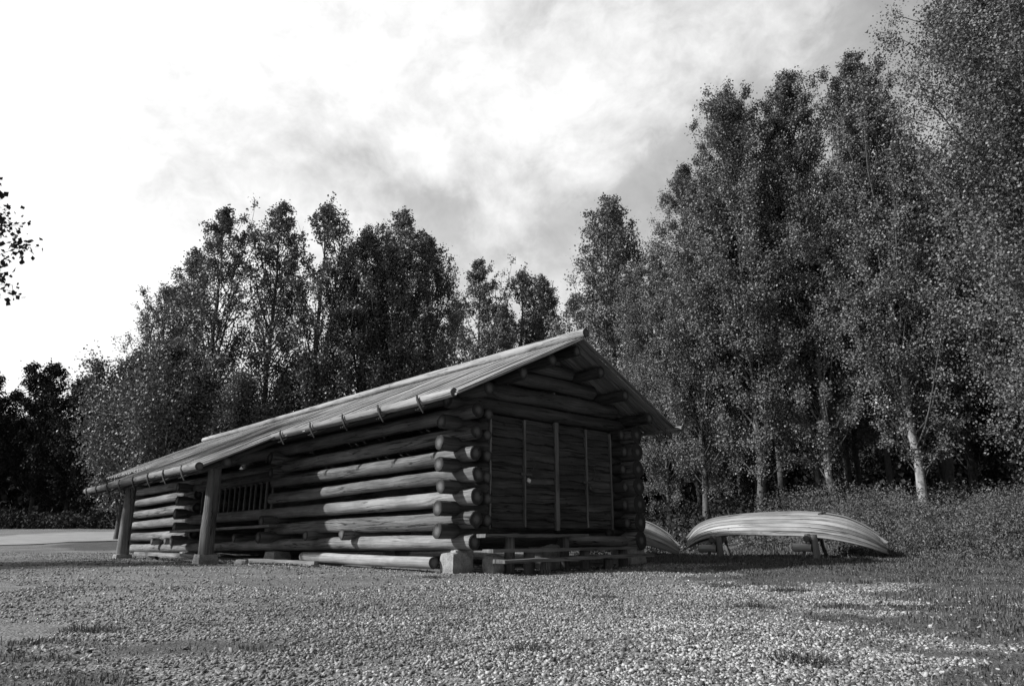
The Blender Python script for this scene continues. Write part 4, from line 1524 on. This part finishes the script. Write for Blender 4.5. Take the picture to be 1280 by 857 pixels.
def grass_xy(n, x0, x1, y0, y1, dens):
    return scatter(n, x0, x1, y0, y1, dens)


def clump(x, y):
    return (.22 + .78 * sst(fbm(x * 3.1, y * 3.1, 301), .42, .62)) * (.4 + .6 * sst(fbm(x * .9, y * 1.2, 303), .38, .6))


parts = []
xy1 = scatter(130000, -3.6, 6.5, 3.4, 7.5, lambda x, y: sst(turf(x, y), .25, .8) * clump(x, y))
xy2 = scatter(170000, 1.0, 14, 7.0, 15.5, lambda x, y: sst(turf(x, y), .25, .8) * clump(x, y))
xy3 = scatter(60000, 1.0, 12, 13.5, 20, lambda x, y: sst(turf(x, y), .25, .8) * (.5 + .5 * clump(x, y)))
xy4 = scatter(40000, -16, 0, 9.5, 26, lambda x, y: sst(turf(x, y), .25, .7) * clump(x, y) * .7)
xy = np.concatenate([xy1, xy2, xy3, xy4])
# nothing grows through the cabin
lx, ly = xy[:, 0] - ORG[0], xy[:, 1] - ORG[1]
cu, cv = lx * math.cos(YAW) + ly * math.sin(YAW), -lx * math.sin(YAW) + ly * math.cos(YAW)
inside = (cu > -.1) & (cu < 4.5) & (cv > -.1) & (cv < 17)
xy = xy[~inside]
hh = .6 * (.018 + .06 * fbm(xy[:, 0] * 1.4, xy[:, 1] * 1.4, 311) ** 1.5 * 2) * rgw.uniform(.5, 1.5, len(xy)) * (1 + .9 * sst(xy[:, 1], 12.5, 16.5) * sst(xy[:, 0], 2, 4))
db = TALL[:, 1] - (19.2 - 0.36 * np.clip(TALL[:, 0] - 5.0, 0, 12))
hh = np.concatenate([hh, (.12 + .5 * rgw.rand(len(TALL)) ** 1.5) * (.35 + .65 * sst(db, -2.2, 1.0))])
xy = np.concatenate([xy, TALL])
me = blades('grass', xy, hh, .0055 + .0006 * xy[:, 1], M['grass'], 321, 'grass')
tagged(link('grass', me), 'short trodden grass creeping over the gravel yard', 'grass', kind='stuff')

# tufts that stand alone in the gravel
TL = [(0.10, 5.05, .9, 'small low grass tuft alone in the gravel left of the middle foreground'),
      (1.75, 4.6, 1.0, 'wide flat grass tuft in the bright gravel at the bottom right of the yard'),
      (2.30, 7.2, 1.0, 'flat spreading weed rosette in the gravel below the left end of the boat'),
      (3.35, 9.0, 1.25, 'bushy dark tuft at the edge of the gravel below the right half of the boat'),
      (2.75, 9.6, .9, 'low tuft in the gravel below the middle of the boat, behind the bushy one'),
      (-3.2, 5.8, 1.1, 'dark grass tuft at the left edge of the photo'),
      (-1.15, 10.9, .8, 'thin tuft in front of the corner foundation stone'),
      (1.05, 8.3, .7, 'small tuft in the gravel right of the middle of the yard'),
      (4.75, 6.7, 1.0, 'upright tuft among the stones near the right edge of the photo')]
for i, (x, y, s, lb) in enumerate(TL):
    rgt = np.random.RandomState(400 + i)
    n = int(330 * s)
    q = np.stack([np.clip(rgt.randn(n), -1.6, 1.6) * .13 * s, np.clip(rgt.randn(n), -1.6, 1.6) * .08 * s], 1)
    hv = (.018 + .075 * rgt.rand(n) ** 1.8) * s * np.exp(-(np.linalg.norm(q, axis=1) / (.30 * s)) ** 2)
    qw = q + np.array([x, y])
    z0 = float(gz(x, y))
    me = blades('grass_tuft', qw, hv, .008, M['grass'], 420 + i, '', -.25, (.4, 1.9), (x, y))
    co = np.empty(len(me.vertices) * 3, np.float32)
    me.vertices.foreach_get('co', co)
    co = co.reshape(-1, 3) - np.array([x, y, z0], np.float32)
    me.vertices.foreach_set('co', co.ravel())
    me.update()
    o = link('grass_tuft', me)
    o.location = (x, y, z0)
    tagged(o, lb, 'grass tuft', 'grass tufts standing in the gravel')

# white clover heads on the right
rgt = np.random.RandomState(500)
fl = [(7.05, 9.6), (7.25, 9.55), (7.1, 9.35), (7.3, 9.2), (7.42, 9.25), (7.75, 9.3), (7.55, 8.55), (7.7, 8.5), (3.05, 5.5)]
C = np.array([(x, y, float(gz(x, y)) + .07) for x, y in fl])
C = np.repeat(C, 14, 0) + rgt.randn(len(fl) * 14, 3) * .012
me = leaf_mesh('clover_flowers', C, rgt.uniform(.018, .03, len(C)), M['petal'], rgt, rgt.rand(len(C)))
tagged(link('clover_flowers', me), 'scattered small white flower heads in the grass near the right edge', 'flowers', kind='stuff')

# gravel: angular little stones
t_ = (1 + 5 ** .5) / 2
ICO = np.array([(-1, t_, 0), (1, t_, 0), (-1, -t_, 0), (1, -t_, 0), (0, -1, t_), (0, 1, t_), (0, -1, -t_), (0, 1, -t_), (t_, 0, -1), (t_, 0, 1), (-t_, 0, -1), (-t_, 0, 1)], float)
ICO /= np.linalg.norm(ICO[0])
ICF = np.array([(0, 11, 5), (0, 5, 1), (0, 1, 7), (0, 7, 10), (0, 10, 11), (1, 5, 9), (5, 11, 4), (11, 10, 2), (10, 7, 6), (7, 1, 8), (3, 9, 4), (3, 4, 2), (3, 2, 6), (3, 6, 8), (3, 8, 9), (4, 9, 5), (2, 4, 11), (6, 2, 10), (8, 6, 7), (9, 8, 1)])


def gravel_d(x, y):
    g = 1 - .97 * sst(turf(x, y), .25, .75)
    sandy = sst(-x + .25 * (y - 7) + 1.6 * (fbm(x * .5, y * .5, 611) - .5), .2, 3.2)
    return g * (1 - .72 * sandy) * (.35 + .65 * sst(fbm(x * 1.3, y * 1.3, 621), .32, .58))


rgw = np.random.RandomState(600)
g1 = scatter(100000, -3.4, 4.2, 3.4, 6.2, lambda x, y: gravel_d(x, y) * (np.abs(x) < y * .78))
g2 = scatter(125000, -6, 6.5, 6.2, 9.6, lambda x, y: gravel_d(x, y) * (np.abs(x) < y * .78))
g3 = scatter(95000, -9.5, 8, 9.6, 15, lambda x, y: gravel_d(x, y) * .8 * (np.abs(x) < y * .78))
g4 = scatter(32000, -17, -4, 14, 24, lambda x, y: (.25 + .75 * sst(fbm(x * .8, y * .8, 651), .42, .6)) * (1 - .8 * turf(x, y)))
g = np.concatenate([g1, g2, g3, g4])
lx, ly = g[:, 0] - ORG[0], g[:, 1] - ORG[1]
cu, cv = lx * math.cos(YAW) + ly * math.sin(YAW), -lx * math.sin(YAW) + ly * math.cos(YAW)
g = g[~((cu > 0) & (cu < 4.4) & (cv > 0) & (cv < 17))]
n = len(g)
sz = np.clip(rgw.lognormal(-4.92, .40, n), .003, .017) * (1 + .04 * np.clip(g[:, 1] - 6, 0, 6))
sc3 = np.stack([sz * rgw.uniform(.8, 1.4, n), sz * rgw.uniform(.7, 1.2, n), sz * rgw.uniform(.45, .85, n)], 1)
V = ICO[None] * (1 + .30 * rgw.randn(n, 12, 1)).clip(.45, 1.7) * sc3[:, None]
a = rgw.rand(n) * 6.28
ca, sa = np.cos(a)[:, None], np.sin(a)[:, None]
tl = np.clip(rgw.randn(n) * .35, -.8, .8)
V[:, :, 2] += V[:, :, 0] * np.tan(tl)[:, None]
Vx, Vy = V[:, :, 0] * ca - V[:, :, 1] * sa, V[:, :, 0] * sa + V[:, :, 1] * ca
V = np.stack([Vx + g[:, :1], Vy + g[:, 1:2], V[:, :, 2] + (gz(g[:, 0], g[:, 1]) + sc3[:, 2] * .35)[:, None]], 2)
FF = (ICF[None] + (np.arange(n) * 12)[:, None, None]).reshape(-1, 3)
me = uniform_mesh('gravel', V.reshape(-1, 3), FF, M['pebble'], np.repeat(np.clip(rgw.rand(n) ** 1.1 * (.62 + .75 * fbm(g[:, 0] * .8, g[:, 1] * .8, 641)), 0, 1), 12))
tagged(link('gravel', me), 'loose angular grey gravel spread over the yard', 'gravel', kind='stuff')
for o in bpy.data.objects:
    if 'H' in o: del o['H']
